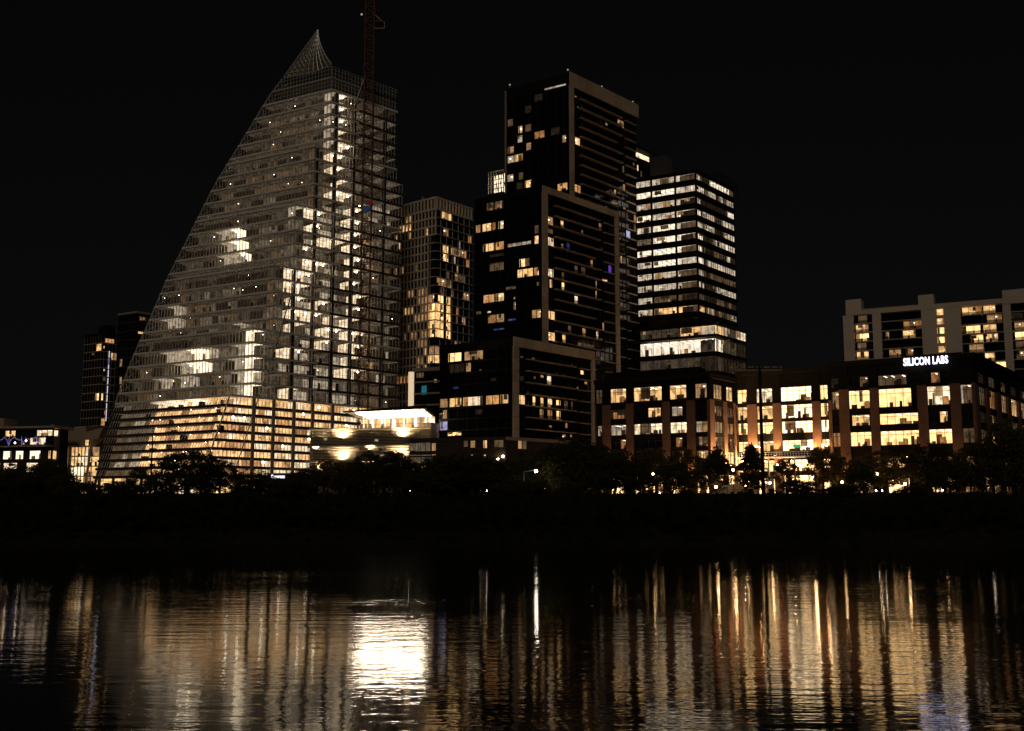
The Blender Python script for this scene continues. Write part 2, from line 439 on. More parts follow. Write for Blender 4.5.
# ================================================================== sail-shaped tower
def sail_tower():
    Y0 = 370.0
    P0 = Vector(corner(231.5, 394.4, Y0))
    er = Fr(P0, 46, False); el = Fr(P0, 30, True)
    zp = P(231.5, 394.4, Y0).z
    H = (er.z(331, 89) - zp) / 25
    curve = [(318, 30), (285, 76), (269, 97), (243, 140), (215, 185), (190, 235), (167, 280), (150, 320), (130, 365), (113, 410), (90, 490), (86, 505)]
    def sail_px(py):
        for (x0, y0), (x1, y1) in zip(curve, curve[1:]):
            if py <= y1: return x0 + (x1 - x0) * (py - y0) / (y1 - y0)
        return curve[-1][0]
    def left_len(O, z):
        lo, hi = 0.0, 130.0
        for _ in range(40):
            m = (lo + hi) / 2; q = O + el.u * m
            px, py = proj((q.x, q.y, z))
            if px > sail_px(py): lo = m
            else: hi = m
        return lo
    T = thing('sail_shaped_tower', 'tall see-through glass tower with sloping sail edge and pointed top, unfinished and floodlit', 'tower', (P0.x, P0.y, 10))
    tiers = [(0, 5, 252, 360), (5, 10, 274, 295), (10, 15, 294.5, 233), (15, 20, 315, 175), (20, 27, 331, 110)]
    tR_low, tR_top = er.a(400.5, 300), er.a(397, 130)
    edge_pts = []
    SPL = [(150, 172, 230, 330, 'w'), (233, 245, 218, 262, 'W+'), (213, 233, 225, 262, 'w'), (245, 262, 224, 250, 'G'), (184, 198, 334, 380, 'W+'), (196, 206, 334, 380, 'w'),
           (150, 184, 355, 390, 'w'), (226, 246, 328, 392, 'w'), (265, 330, 93, 112, 'E'), (262, 316, 117, 135, 'D'), (240, 300, 152, 190, 'D')]
    SPR = [(333, 350, 93, 205, 'W'), (350, 356, 93, 150, 'w'), (318, 327, 150, 330, 'W'), (300, 316, 205, 215, 'W'), (305, 352, 203, 240, 'w'),
           (252, 262, 327, 392, 'W+'), (355, 365, 205, 400, 'W'), (338, 346, 260, 330, 'w'), (296, 312, 255, 300, 'W'), (311, 332, 368, 392, 'w'), (262, 290, 330, 395, 'g'),
           (332, 350, 360, 392, 'w'), (350, 358, 340, 375, 'W'), (384, 400, 200, 225, 'w')]
    def pick(spots, px, py, pool):
        for x0, x1, y0, y1, k in spots:
            if x0 <= px < x1 and y0 <= py < y1:
                return k if R.random() < .86 else R.choice(pool)
        return R.choice(pool)
    for k in range(27):
        t = next(t for t in tiers if t[0] <= k < t[1])
        s = er.a(t[2], t[3]); C = P0 + er.u * s
        tR = tR_low if k < 19 else tR_top
        z0, z1 = zp + H * k, zp + H * (k + 1)
        L = max(left_len(C, z0), 1.2); Lt = max(left_len(C, z1 - .6), 1.0)
        fl = Fr(C, 30, True); frr = Fr(C, 46, False); W = tR - s
        edge_pts.append((fl.p(L, .1, z0), fl.p(Lt, .1, z1 - .3), L))
        crown = k >= 25
        # slab
        Lz = L
        w = min(28, max(L, 4))
        Re = P0 + er.u * tR
        mb = MB()
        q = [Vector(fl.p(-.35, .75, 0)[:2]), Re + er.n * .35, Re + er.n * .35 + el.u * w, Vector(fl.p(Lz, .75, 0)[:2])]
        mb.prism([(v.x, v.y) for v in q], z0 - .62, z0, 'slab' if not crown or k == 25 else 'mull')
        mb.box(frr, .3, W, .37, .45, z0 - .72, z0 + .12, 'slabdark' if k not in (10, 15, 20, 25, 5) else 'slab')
        mb.build('floor_slab', T)
        # glazing with mullions, both faces
        for f, LL, nm in ((fl, L, 'curtain_wall'), (frr, W, 'side_curtain_wall')):
            mb = MB()
            st = 1.55
            a = .0
            while a < LL:
                zt_ = z1 - .63
                if nm == 'curtain_wall' and a > Lt: zt_ = z0 + (z1 - .63 - z0) * max(.1, (L - a) / max(.1, L - Lt))
                mb.box(f, a, a + .13, .1, .3, z0 + .02, zt_, 'mull'); a += st
            if nm == 'side_curtain_wall' and not crown:
                mb.box(f, 0, LL, .12, .26, z0 + 1.15, z0 + 1.24, 'mull')
            if crown:
                for zz in (1.5, 3.0, H - .66): mb.box(f, 0, LL if nm != 'curtain_wall' else LL + (Lt - LL) * min(1, zz / (H - .6)), .1, .28, z0 + zz, z0 + zz + .13, 'mull')
            LL2 = Lt if nm == 'curtain_wall' else LL
            mb.poly([f.p(0, .05, z0), f.p(LL, .05, z0), f.p(LL2, .05, z1 - .6), f.p(0, .05, z1 - .6)], 'glass')
            mb.build(nm, T)
        if crown:
            continue
        # interior: ceilings and back walls bay by bay, columns and hanging work lamps
        mb = MB()
        dep = min(4.6, max(2.5, L * .6))
        a = 0.0
        while a < Lt - .5:
            b = min(a + R.choice((3.1, 4.65, 6.2)), Lt)
            px, py = proj(fl.p((a + b) / 2, 0, (z0 + z1) / 2))
            low = py > 327
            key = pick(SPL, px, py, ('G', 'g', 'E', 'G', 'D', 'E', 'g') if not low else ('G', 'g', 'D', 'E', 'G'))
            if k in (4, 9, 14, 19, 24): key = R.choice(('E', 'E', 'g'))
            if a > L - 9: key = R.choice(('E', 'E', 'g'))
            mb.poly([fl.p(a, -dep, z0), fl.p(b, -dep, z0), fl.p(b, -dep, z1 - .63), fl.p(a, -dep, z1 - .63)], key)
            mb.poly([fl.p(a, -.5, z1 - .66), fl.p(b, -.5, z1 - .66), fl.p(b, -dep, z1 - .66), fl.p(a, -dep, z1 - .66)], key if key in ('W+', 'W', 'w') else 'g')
            if key in ('W+', 'W'):
                mb.ball(fl.p((a + b) / 2, -1.5, z1 - 1.3), .42, 'lampW', 6, 4)
            elif R.random() < .13:
                mb.ball(fl.p(R.uniform(a, b), -R.uniform(1, 4), z1 - R.uniform(1, 2.6)), .14, 'lampW', 5, 3)
            if R.random() < .5:
                x = R.uniform(a, b - .5); mb.box(fl, x, x + R.uniform(.3, 1.4), -dep + .6, -dep + 1, z0, z0 + R.uniform(1, 3.6), R.choice(('slabdark', 'beige', 'core')))
            a = b
        a = dep
        while a < W - .5:
            b = min(a + R.choice((3.1, 4.65)), W)
            px, py = proj(frr.p((a + b) / 2, 0, (z0 + z1) / 2))
            pool = ('G', 'D', 'w', 'w', 'G', 'W', 'g') if py > 205 else ('E', 'D', 'D', 'g')
            if px > 366: pool = ('E', 'E', 'g')
            if 375 < px < 383 and py > 200: pool = ('B', 'D')
            if px >= 383 and py > 200: pool = ('w', 'G', 'g', 'E', 'D', 'E')
            key = pick(SPR, px, py, pool)
            mb.poly([frr.p(a, -7, z0), frr.p(b, -7, z0), frr.p(b, -7, z1 - .63), frr.p(a, -7, z1 - .63)], key)
            mb.poly([frr.p(a, -.5, z1 - .66), frr.p(b, -.5, z1 - .66), frr.p(b, -7, z1 - .66), frr.p(a, -7, z1 - .66)], key if key in ('W+', 'W') else R.choice(('g', 'G', 'E')))
            if key in ('W+', 'W') and R.random() < .8:
                mb.ball(frr.p((a + b) / 2, -1.5, z1 - 1.3), .42, 'lampW', 6, 4)
            elif R.random() < .10:
                mb.ball(frr.p(R.uniform(a, b), -R.uniform(1, 4), z1 - R.uniform(1, 2.6)), .15, 'lampW', 5, 3)
            if R.random() < .5:
                x = R.uniform(a, b - .5); mb.box(frr, x, x + R.uniform(.3, 1.6), -5, -4.6, z0, z0 + R.uniform(1, 3.6), R.choice(('slabdark', 'beige', 'core')))
            a = b
        if k < 25:
            # corner bay between the two faces
            px, py = proj(frr.p(3, 0, (z0 + z1) / 2))
            key = pick([(252, 262, 327, 392, 'W+'), (330, 342, 93, 150, 'w'), (300, 316, 205, 215, 'w')], px, py, ('D', 'G', 'g', 'g'))
            mb.poly([frr.p(0.2, -dep, z0), frr.p(dep, -dep, z0), frr.p(dep, -dep, z1 - .66), frr.p(.2, -dep, z1 - .66)], key)
            mb.poly([frr.p(.5, -.5, z1 - .67), frr.p(dep, -.5, z1 - .67), frr.p(dep, -dep, z1 - .67), frr.p(.5, -dep, z1 - .67)], key)
        mb.build('lit_interior', T)
    # terrace slab over each tier, its edge showing on both faces
    for t, t2 in zip(tiers, tiers[1:]):
        zt_ = zp + H * t[1]; C = P0 + er.u * er.a(t[2], t[3]); C2 = P0 + er.u * er.a(t2[2], t2[3]); Lm = left_len(C, zt_)
        mb = MB(); q = [C + el.n * .8 + er.n * .5, C2 + er.n * .5 + er.u * 2, C2 + er.u * 2 + el.u * (Lm - 1), C + el.u * Lm + el.n * .8]
        mb.prism([tuple(v) for v in q], zt_ - .64, zt_ + .02, 'slab')
        f = Fr(C, 46, False); mb.box(f, .2, (tR_low if t[1] < 19 else tR_top) - er.a(t[2], t[3]) - .2, .46, .6, zt_ - .6, zt_ + .05, 'slab')
        f = Fr(C, 30, True); a = 0
        while a < Lm - 1: mb.box(f, a, a + .1, .5, .6, zt_ + .03, zt_ + 1.2, 'mull'); a += 1.55
        mb.build('terrace_slab', T)
    # columns behind the right face, full height of the tower
    for pxc in (293, 313, 332, 351, 383):
        a = er.a(pxc, 360)
        mb = MB()
        top = 27
        for t in tiers:
            if er.a(t[2], t[3]) < a - 1: top = t[1]
        mb.box(er, a - .55, a + .55, -1.6, -.4, zp - .7, zp + H * min(top, 25), 'core' if pxc < 380 else 'slabdark'); mb.build('column', T)
    # right end return wall with lit hoist lobbies
    mb = MB()
    fe = Fr(P0 + er.u * (tR_low + .1), 30, True)
    mb.build('return_wall', T)
    # sail edge: a sloping lattice along the left ends of the floors
    for i in range(len(edge_pts)):
        mb = MB(); p, q = Vector(edge_pts[i][0]), Vector(edge_pts[i][1])
        bk = Vector((er.u.x, er.u.y, 0)) * 5
        mb.tube(p, q, .26, 'mull', 5); mb.tube(p + bk, q + bk, .2, 'mull', 5); mb.tube(p, q + bk, .13, 'mull', 4); mb.tube(p + bk, q, .13, 'mull', 4)
        mb.poly([p, q, q + bk, p + bk], 'glass')
        mb.build('sail_edge', T)
    # pointed peak: lattice sheet rising from the crown
    zc = zp + H * 27
    C = P0 + er.u * er.a(331, 110); fl = Fr(C, 30, True)
    Lc = left_len(C, zc)
    apx = None
    best = 1e9
    for i in range(200):
        a = Lc * i / 199.0 * 1.0
        pz = None
        q = C + el.u * a
        zz = P(318, 30, q.y).z
        px, py = proj((q.x, q.y, zz))
        if abs(px - 318) < best: best = abs(px - 318); apx = (a, zz)
    aA, zA = apx
    def pk(u, v):           # u 0..1 from right edge to sail edge, v 0..1 upwards
        r0 = aA * (1 - (1 - v) ** 1.7); l0 = Lc + (aA - Lc) * v
        a = r0 + (l0 - r0) * u
        return Vector(fl.p(a, .1 - 2.0 * math.sin(math.pi * u) * (1 - v), zc + (zA - zc) * v))
    mb = MB(); NU, NV = 9, 10
    for j in range(NV + 1):
        for i in range(NU):
            mb.tube(pk(i / NU, j / NV), pk((i + 1) / NU, j / NV), .16, 'steel', 4)
    for i in range(NU + 1):
        for j in range(NV):
            mb.tube(pk(i / NU, j / NV), pk(i / NU, (j + 1) / NV), .30 if i in (0, NU) else .16, 'steel', 4)
            if i < NU and j < NV - 1: mb.tube(pk(i / NU, j / NV), pk((i + 1) / NU, (j + 1) / NV), .1, 'steel', 4)
    mb.build('peak_lattice', T)
    mb = MB()
    for j in range(NV):
        for i in range(NU):
            mb.poly([pk(i / NU, j / NV) + Vector((.1, .3, 0)), pk((i + 1) / NU, j / NV) + Vector((.1, .3, 0)), pk((i + 1) / NU, (j + 1) / NV) + Vector((.1, .3, 0)), pk(i / NU, (j + 1) / NV) + Vector((.1, .3, 0))], 'fritglass')
    mb.build('peak_glass', T)
    # slanting steel line down the corner
    mb = MB()
    q0 = er.a(294.5, 282); q1 = er.a(231.5, 478)
    mb.tube(er.p(q0, .75, er.z(294.5, 282)), er.p(q1, .75, er.z(231.5, 478)), .22, 'steel', 6); mb.build('corner_rail', T)
    # ---- podium: nine lit levels, its left face battered outwards
    zb = 18.8; n = 9; hp = (zp - .7 - zb) / n
    def sh(z): return -9.3 * (1 - (z - zb) / (zp - zb)) if z < zp else 0
    pk_cap = MB()
    LcT = left_len(P0, zp)
    pk_cap.prism([tuple(v) for v in (P0 + er.n * .9 + el.n * .6, P0 + er.u * tR_low + er.n * .9, P0 + er.u * tR_low + el.u * 30, P0 + el.u * LcT + el.n * .6)], zp - .65, zp - .02, 'slab')
    pk_cap.build('podium_roof', T)
    for k in range(n):
        z0, z1 = zb + hp * k, zb + hp * (k + 1)
        C0, C1 = P0 + er.u * sh(z0), P0 + er.u * sh(z1)
        L = left_len(C0, z0); L1 = left_len(C1, z1)
        f0, f1 = Fr(C0, 30, True), Fr(C1, 30, True)
        r0 = Fr(C0, 46, False); W = tR_low - sh(z0)
        mb = MB()
        mb.prism([tuple(v) for v in (C0 + er.n * .3 + el.n * .55, C0 + er.u * W + er.n * .3, C0 + er.u * W + el.u * 26, C0 + el.u * (min(L, L1) - .2) + el.n * .55)], z0 - .42, z0 + .42, 'slabdark')
        mb.build('podium_slab', T)
        def pt(a, b, t):
            p, q = f0.p(a, b, z0), f1.p(a, b, z1)
            return Vector(p) + (Vector(q) - Vector(p)) * t
        # left face: slanting mullions, glass, lit levels
        mb = MB(); a = .4
        while a < min(L, L1) - .2:
            p = pt(a, .28, .12); q = pt(a, .28, .9)
            mb.tube(p, q, .075, 'mull', 4); a += 1.3
        mb.poly([pt(0, .1, .1), pt(L, .1, .1), pt(L1, .1, .92), pt(0, .1, .92)], 'glass')
        mb.build('podium_curtain_wall', T)
        mb = MB(); a = 0.0
        while a < min(L, L1) - 1:
            b = min(a + R.choice((2.6, 3.9, 5.2)), L)
            px, py = proj(pt((a + b) / 2, 0, .5))
            silver = px < 150 - (py - 400) * .32
            if silver: key = R.choice(('D', 'w', 'G', 'D', 'G') if py > 415 else ('g', 'G', 'g'))
            elif k == n - 1: key = R.choice(('W+', 'W', 'W', 'A'))
            else: key = R.choice(('P', 'P', 'P', 'p', 'A', 'p'))
            D = 4.5
            mb.poly([pt(a, -D, 0), pt(b, -D, 0), pt(b, -D, .98), pt(a, -D, .98)], key)
            mb.poly([pt(a, -.3, .86), pt(b, -.3, .86), pt(b, -D, .86), pt(a, -D, .86)], key)
            x_ = R.uniform(a, b)
            if not silver and R.random() < .25: mb.box(f0, x_, x_ + R.uniform(.5, 2.0), -3.2, -1.6, z0 + .34, z0 + R.uniform(.9, 2.2), R.choice(('dark_item', 'core', 'black')))   # parked cars and columns inside
            if not silver and R.random() < .3: mb.ball(pt(R.uniform(a, b), -1.2, .75), .13, 'spot', 5, 3)
            a = b
        # right face
        a = .5
        while a < W - 1:
            b = min(a + R.choice((2.9, 2.9, 5.8)), W)
            px, py = proj(r0.p((a + b) / 2, 0, z0 + 1.5))
            key = R.choice(('A', 'P', 'P', 'W', 'p', 'A')) if px > 225 else R.choice(('P', 'p', 'A'))
            if px > 262 and R.random() < .3: key = 'W'
            if R.random() < .12: key = 'p'
            mb.poly([r0.p(a, -3.5, z0 + .3), r0.p(b, -3.5, z0 + .3), r0.p(b, -3.5, z1 - .3), r0.p(a, -3.5, z1 - .3)], key)
            mb.poly([r0.p(a, -.3, z1 - .36), r0.p(b, -.3, z1 - .36), r0.p(b, -3.5, z1 - .36), r0.p(a, -3.5, z1 - .36)], key)
            if R.random() < .06: mb.ball(r0.p((a + b) / 2, -1, z1 - 1), .45, 'lampW', 6, 4)
            a = b
        mb.build('podium_interior', T)
        mb = MB(); a = .2
        while a < W:
            mb.box(r0, a, a + .12, .1, .32, z0 + .33, z1 - .33, 'mull'); a += 1.45
        mb.poly([r0.p(0, .05, z0 + .3), r0.p(W, .05, z0 + .3), r0.p(W, .05, z1 - .3), r0.p(0, .05, z1 - .3)], 'glass')
        mb.build('podium_side_curtain_wall', T)
    for pxc in (252, 272, 292.5, 311, 331):
        a = er.a(pxc, 430); mb = MB(); mb.box(er, a - .55, a + .55, .33, 1.0, 12, zp - .66, 'beige'); mb.build('podium_column', T)
    mb = MB(); mb.tube(Fr(P0 + er.u * sh(zb), 30, True).p(left_len(P0 + er.u * sh(zb), zb) + .1, .5, zb - 8.5), el.p(left_len(P0, zp) + .1, .5, zp), .55, 'slabdark', 6); mb.build('podium_edge_post', T)
    # slanting corner post of the podium
    mb = MB(); mb.tube((P0 + er.u * sh(zb) + el.n * .6).to_3d() + Vector((0, 0, zb)), (P0 + el.n * .6).to_3d() + Vector((0, 0, zp)), .3, 'slab', 6); mb.build('podium_corner_post', T)
    # ground storey
    mb = MB()
    C0 = P0 + er.u * (sh(zb) - 1); f0 = Fr(C0, 30, True); r0 = Fr(C0, 46, False); L = left_len(C0, 15)
    a = 0
    while a < L - 3:
        b = min(a + 7, L); key = R.choice(('A+', 'A', 'B', 'A', 'W'))
        mb.poly([f0.p(a, -4, 10), f0.p(b, -4, 10), f0.p(b, -4, zb), f0.p(a, -4, zb)], key)
        mb.box(f0, a, a + .5, -.6, .2, 10, zb - .4, 'slabdark'); mb.box(f0, a + .5, b, -.1, .1, 14, 14.4, 'slabdark')
        a = b
    a = 0
    while a < tR_low:
        b = a + 7; key = R.choice(('A+', 'A+', 'A', 'W'))
        mb.poly([r0.p(a, -4, 10), r0.p(b, -4, 10), r0.p(b, -4, zb), r0.p(a, -4, zb)], key)
        mb.box(r0, a, a + .5, -.6, .2, 10, zb - .4, 'slabdark'); a = b
    mb.build('lobby', T)
    # lift and stair core behind everything so nothing shows through
    mb = MB()
    for t in tiers:
        s = er.a(t[2], t[3]); C = P0 + er.u * (s + 9)
        Lm = min(left_len(C, zp + H * t[1]), 40)
        if Lm > 8:
            mb.prism([tuple(v) for v in (C + el.u * 7.6 + er.u * 1, P0 + er.u * (tR_top - 5) + el.u * 7.6, P0 + er.u * (tR_top - 5) + el.u * min(Lm, 24), C + el.u * (min(Lm, 40) - .6))], zp + H * t[0] - 3, zp + H * min(t[1], 25) - .7, 'core')
    mb.build('core_wall', T)
    return P0, er, el, zp, H
M['fritglass'] = solid('fritted_glass', (.30, .25, .18), .4, .3, .5)
SP0, SER, SEL, SZP, SH = sail_tower()

# ================================================================== tower crane
def crane():
    a = SER.shift(3.4).a(367, 200)
    base = SER.p(a, 3.4, 10)
    T = thing('tower_crane', 'dark red lattice tower crane mast rising in front of the sail-shaped tower', 'crane', base)
    top = P(370, -25, base[1]).z
    w = 1.75; mb = MB()
    cs = [(base[0] + dx * w, base[1] + dy * w) for dx, dy in ((-1, -1), (1, -1), (1, 1), (-1, 1))]
    for x, y in cs: mb.tube((x, y, 10), (x, y, top), .2, 'red', 4)
    z = 10; i = 0
    while z < top - 3:
        for j in range(4):
            p, q = cs[j], cs[(j + 1) % 4]
            mb.tube((p[0], p[1], z), (q[0], q[1], z), .12, 'red', 4)
            if i % 2: p, q = q, p
            mb.tube((p[0], p[1], z), (q[0], q[1], z + 3), .12, 'red', 4)
        z += 3; i += 1
    mb.build('mast', T)
    mb = MB(); zc = P(379, 27, base[1]).z
    x0 = P(375.5, 27, base[1]).x; x1 = P(385.5, 27, base[1]).x
    y = base[1]
    xbox(mb, x0, x1, y - 2.2, y + .2, zc - 1.7, zc - 1.3, 'beige'); xbox(mb, x0 + .1, x1 - .1, y - 2.0, y, zc - 1.3, zc + 1.2, 'charcoal')
    xbox(mb, x1 - .35, x1, y - 2.2, y + .2, zc - 1.3, zc + 1.4, 'beige'); xbox(mb, x0, x1, y - 2.2, y + .2, zc + 1.2, zc + 1.5, 'red')
    mb.tube((x0, y - 1, zc + 4.5), (x1 - 1, y - 1, zc + 1.5), .3, 'beige', 5)
    mb.build('operator_cab', T)
    mb = MB(); p = P(362, 15.5, y); mb.ball((p.x, y - 1, p.z), .45, lamp_mat('crane_lamp', (1, .85, .7), .35), 6, 4); mb.tube((p.x, y - 1, p.z), (base[0], y, p.z - .5), .1, 'red', 4); mb.build('work_lamp', T)
    # ties to the building
    mb = MB()
    for py in (172, 240, 318):
        z = P(371, py, base[1]).z
        q = SER.p(a + 4, -.2, z); mb.tube((base[0], base[1], z), q, .16, 'red', 4); q = SER.p(a - 4, -.2, z); mb.tube((base[0], base[1], z), q, .16, 'red', 4)
    mb.build('tie_bar', T)
    # blue and red sheeting hung on the mast
    mb = MB(); p0 = P(364, 212, base[1]); p1 = P(371, 207, base[1])
    xbox(mb, p0.x, p1.x, base[1] - 1.9, base[1] - 1.7, p0.z, p1.z, 'bluecloth'); mb.build('banner', T)
    mb = MB(); p0 = P(367, 206, base[1]); p1 = P(372, 202, base[1]); xbox(mb, p0.x, p1.x, base[1] - 1.9, base[1] - 1.7, p0.z, p1.z, 'redcloth'); mb.build('banner', T)
    mb = MB(); p = P(361, 209, base[1]); mb.ball((p.x, base[1] - 4.2, p.z), .25, 'lampW', 6, 4); mb.tube((p.x, base[1] - 4.2, p.z), (p.x + 1, base[1] - 1.6, p.z), .06, 'red', 4); mb.build('work_lamp', T)  # lamp added beside the banners to light their cloth
    # slim luffing rope from the roof edge
    mb = MB(); mb.tube(SER.p(SER.a(364, 75), .8, SER.z(364, 75)), SER.p(SER.a(354, 105), .8, SER.z(354, 105)), .16, 'steel', 4); mb.build('davit_arm', T)
crane()

# ================================================================== grid-fronted apartment tower
def grid_tower():
    O = corner(436.2, 196.4, 440); fl = Fr(O, 39, True); fr = Fr(O, 51, False)
    ztop = fl.z(436.2, 196.4); Lw, Rw = 30.0, fr.a(472.5, 208.7)
    T = thing('grid_front_tower', 'pale grid-fronted apartment tower with rounded corner glazing, between the glass tower and the stepped tower', 'tower', (O[0], O[1], 10))
    h = 8.75 / F * 440 * 1.02
    zs = [ztop - 5.2 - h * i for i in range(29)][::-1]
    mb = MB()
    mb.prism([tuple(v) for v in (fl.O + fl.u * 3 + fr.u * 3, fr.O + fr.u * (Rw - .2) + fl.u * 3.2, fr.O + fr.u * (Rw - .2) + fl.u * Lw, fl.O + fl.u * Lw + fr.u * 3.2)], 10, ztop - .6, 'core')
    mb.build('core_wall', T)
    glow_L = {}
    # lit windows on the gridded left face (px, py)
    rows = [(201.5, 402, 413, 'A'), (216, 400, 412, 'B'), (216, 418, 420, 'B'), (229.5, 398, 413, 'A'), (236.5, 408, 413, 'B'), (236.5, 417, 419, 'B'), (293, 408, 415, 'B'), (299, 418, 428, 'B'), (316.5, 413, 424, 'B'), (321, 414, 424, 'B'),
            (327, 399, 400.5, 'A'), (334, 410, 416, 'B'), (346, 416, 424, 'B'), (383, 396, 408, 'C'), (358.5, 417, 425, 'B'), (290, 418, 424, 'B'), (270, 400, 404, 'B'), (307, 420, 428, 'B'), (352, 424, 428, 'A'), (331, 419, 426, 'B')]
    # corner glazing and right face lit rects
    rects_c = [(428, 435, 226, 234, 'A'), (428, 436, 301, 307, 'A'), (428, 435, 310, 317, 'A'), (428, 435, 320, 325, 'A'), (428, 435, 330, 337, 'A'), (429, 435, 348, 351, 'B'), (427, 436, 356, 361, 'A'), (428, 434, 293, 299, 'B')]
    rects_r = [(442, 452, 211, 216, 'A'), (443, 449, 228, 235, 'B'), (468, 472, 234, 242, 'C'), (443, 449, 244, 251, 'A'), (451, 467, 247, 259, 'B'), (443, 449, 253, 259, 'A'), (463, 467, 292, 298, 'B'), (437, 452, 279, 290, 'B'),
               (438, 444, 295, 300, 'A+'), (446, 451, 296, 301, 'A'), (437, 444, 304, 309, 'A+'), (446, 451, 304, 311, 'A'), (437, 444, 313, 318, 'A+'), (446, 451, 313, 319, 'A+'), (437, 444, 322, 326, 'A'), (446, 451, 322, 328, 'A'), (437, 444, 330, 335, 'A+'), (446, 451, 331, 337, 'A+'),
               (462, 466, 319, 324, 'B'), (446, 450, 270, 273, 'D'), (455, 466, 272, 282, 'D'), (465, 470, 294, 296, 'B')]
    cw = fl.a(428, 300)             # width of the glazed corner on the left face
    for i in range(len(zs) - 1):
        z0, z1 = zs[i], zs[i + 1]
        mb = MB()
        top = i == len(zs) - 2
        glazed = i < len(zs) - 4
        a_g = cw if glazed else 0
        # stone grid: slab line + piers
        mb.box(fl, a_g, Lw, -.4, .25, z0 - .35, z0 + .25, 'gridstone')
        a = a_g; bay = 1.95
        while a < Lw:
            mb.box(fl, a, a + .5, -.4, .2, z0 + .25, z1 - .35, 'gridstone')
            pm = fl.p(a + bay * .6, 0, (z0 + z1) / 2); px, py = proj(pm)
            key = None
            for yy, x0, x1, kk in rows:
                if x0 <= px <= x1 and abs(py - yy) < 4.4: key = kk
            if not key and 200 < py < 370 and R.random() < .09: key = R.choice(('B', 'C', 'D', 'A'))
            aa, ab = a + .5, a + bay
            if key and R.random() < .95:
                window(T, fl.shift(-.2), aa, ab, z0 + .26, z1 - .36, key, nx=1, depth=2.2, fw=.07)
            else:
                mb.poly([fl.p(aa, -.28, z0), fl.p(ab, -.28, z0), fl.p(ab, -.28, z1), fl.p(aa, -.28, z1)], 'glassdark')
            a += bay
        # right face: thin slabs, dark glass; corner glazing wraps round
        mb.box(fr, 0, Rw, -.35, .6, z0 - .12, z0 + .12, 'gridstone')
        if glazed: mb.box(fl, 0, cw, -.35, .55, z0 - .12, z0 + .12, 'gridstone')
        for f, LL, rr in ((fr, Rw, rects_r), (fl, a_g, rects_c)):
            if LL < .5: continue
            cur = 0; sp = []
            for x0, x1, y0, y1, kk in rr:
                zm = f.z((x0 + x1) / 2, (y0 + y1) / 2)
                if z0 <= zm < z1:
                    q = sorted((f.a(x0, y0), f.a(x1, y0))); sp.append((max(q[0], .05), min(q[1], LL), kk))
            if f is fr and 1 < i < len(zs) - 3:
                for _ in range(R.choice((0, 1, 1, 2, 2, 3))):
                    q = R.uniform(3, LL - 3); w_ = R.uniform(.9, 2.4)
                    if not any(a_ - .4 < q + w_ and q < b_ + .4 for a_, b_, *_x in sp): sp.append((q, q + w_, R.choice(('B', 'C', 'D', 'D', 'A', 'w'))))
            for q0, q1, kk in sorted(sp) + [(LL, LL, None)]:
                if q0 - cur > .05: mb.poly([f.p(cur, -.2, z0), f.p(q0, -.2, z0), f.p(q0, -.2, z1), f.p(cur, -.2, z1)], 'glassdark')
                if kk and q1 - max(q0, cur) > .3: window(T, f.shift(-.12), max(q0, cur), q1, z0 + .13, z1 - .13, kk, nx=max(1, int((q1 - q0) / 2)), depth=2.6, fw=.09, clutter=1)
                cur = max(cur, q1)
            a = 3.0
            while a < LL: mb.box(f, a, a + .12, -.19, .1, z0 + .13, z1 - .13, 'mull'); a += 3.6
        mb.build('storey_grid', T)
    mb = MB()                        # crown screen of tall fins
    for f, LL in ((fl, Lw), (fr, Rw)):
        mb.box(f, 0, LL, -.4, .3, zs[-1] - .35, zs[-1] + .35, 'gridstone'); mb.box(f, 0, LL, -.4, .3, ztop - .5, ztop, 'gridstone')
        a = 0.5
        while a < LL: mb.box(f, a, a + .55, -.35, .25, zs[-1] + .35, ztop - .5, 'gridstone'); a += 1.95
    mb.build('roof_screen', T)
    mb = MB()
    mb.box(fl, 9.5, 10, -2.5, -2, ztop, ztop + 2.2, 'steel'); mb.build('roof_post', T)
grid_tower()

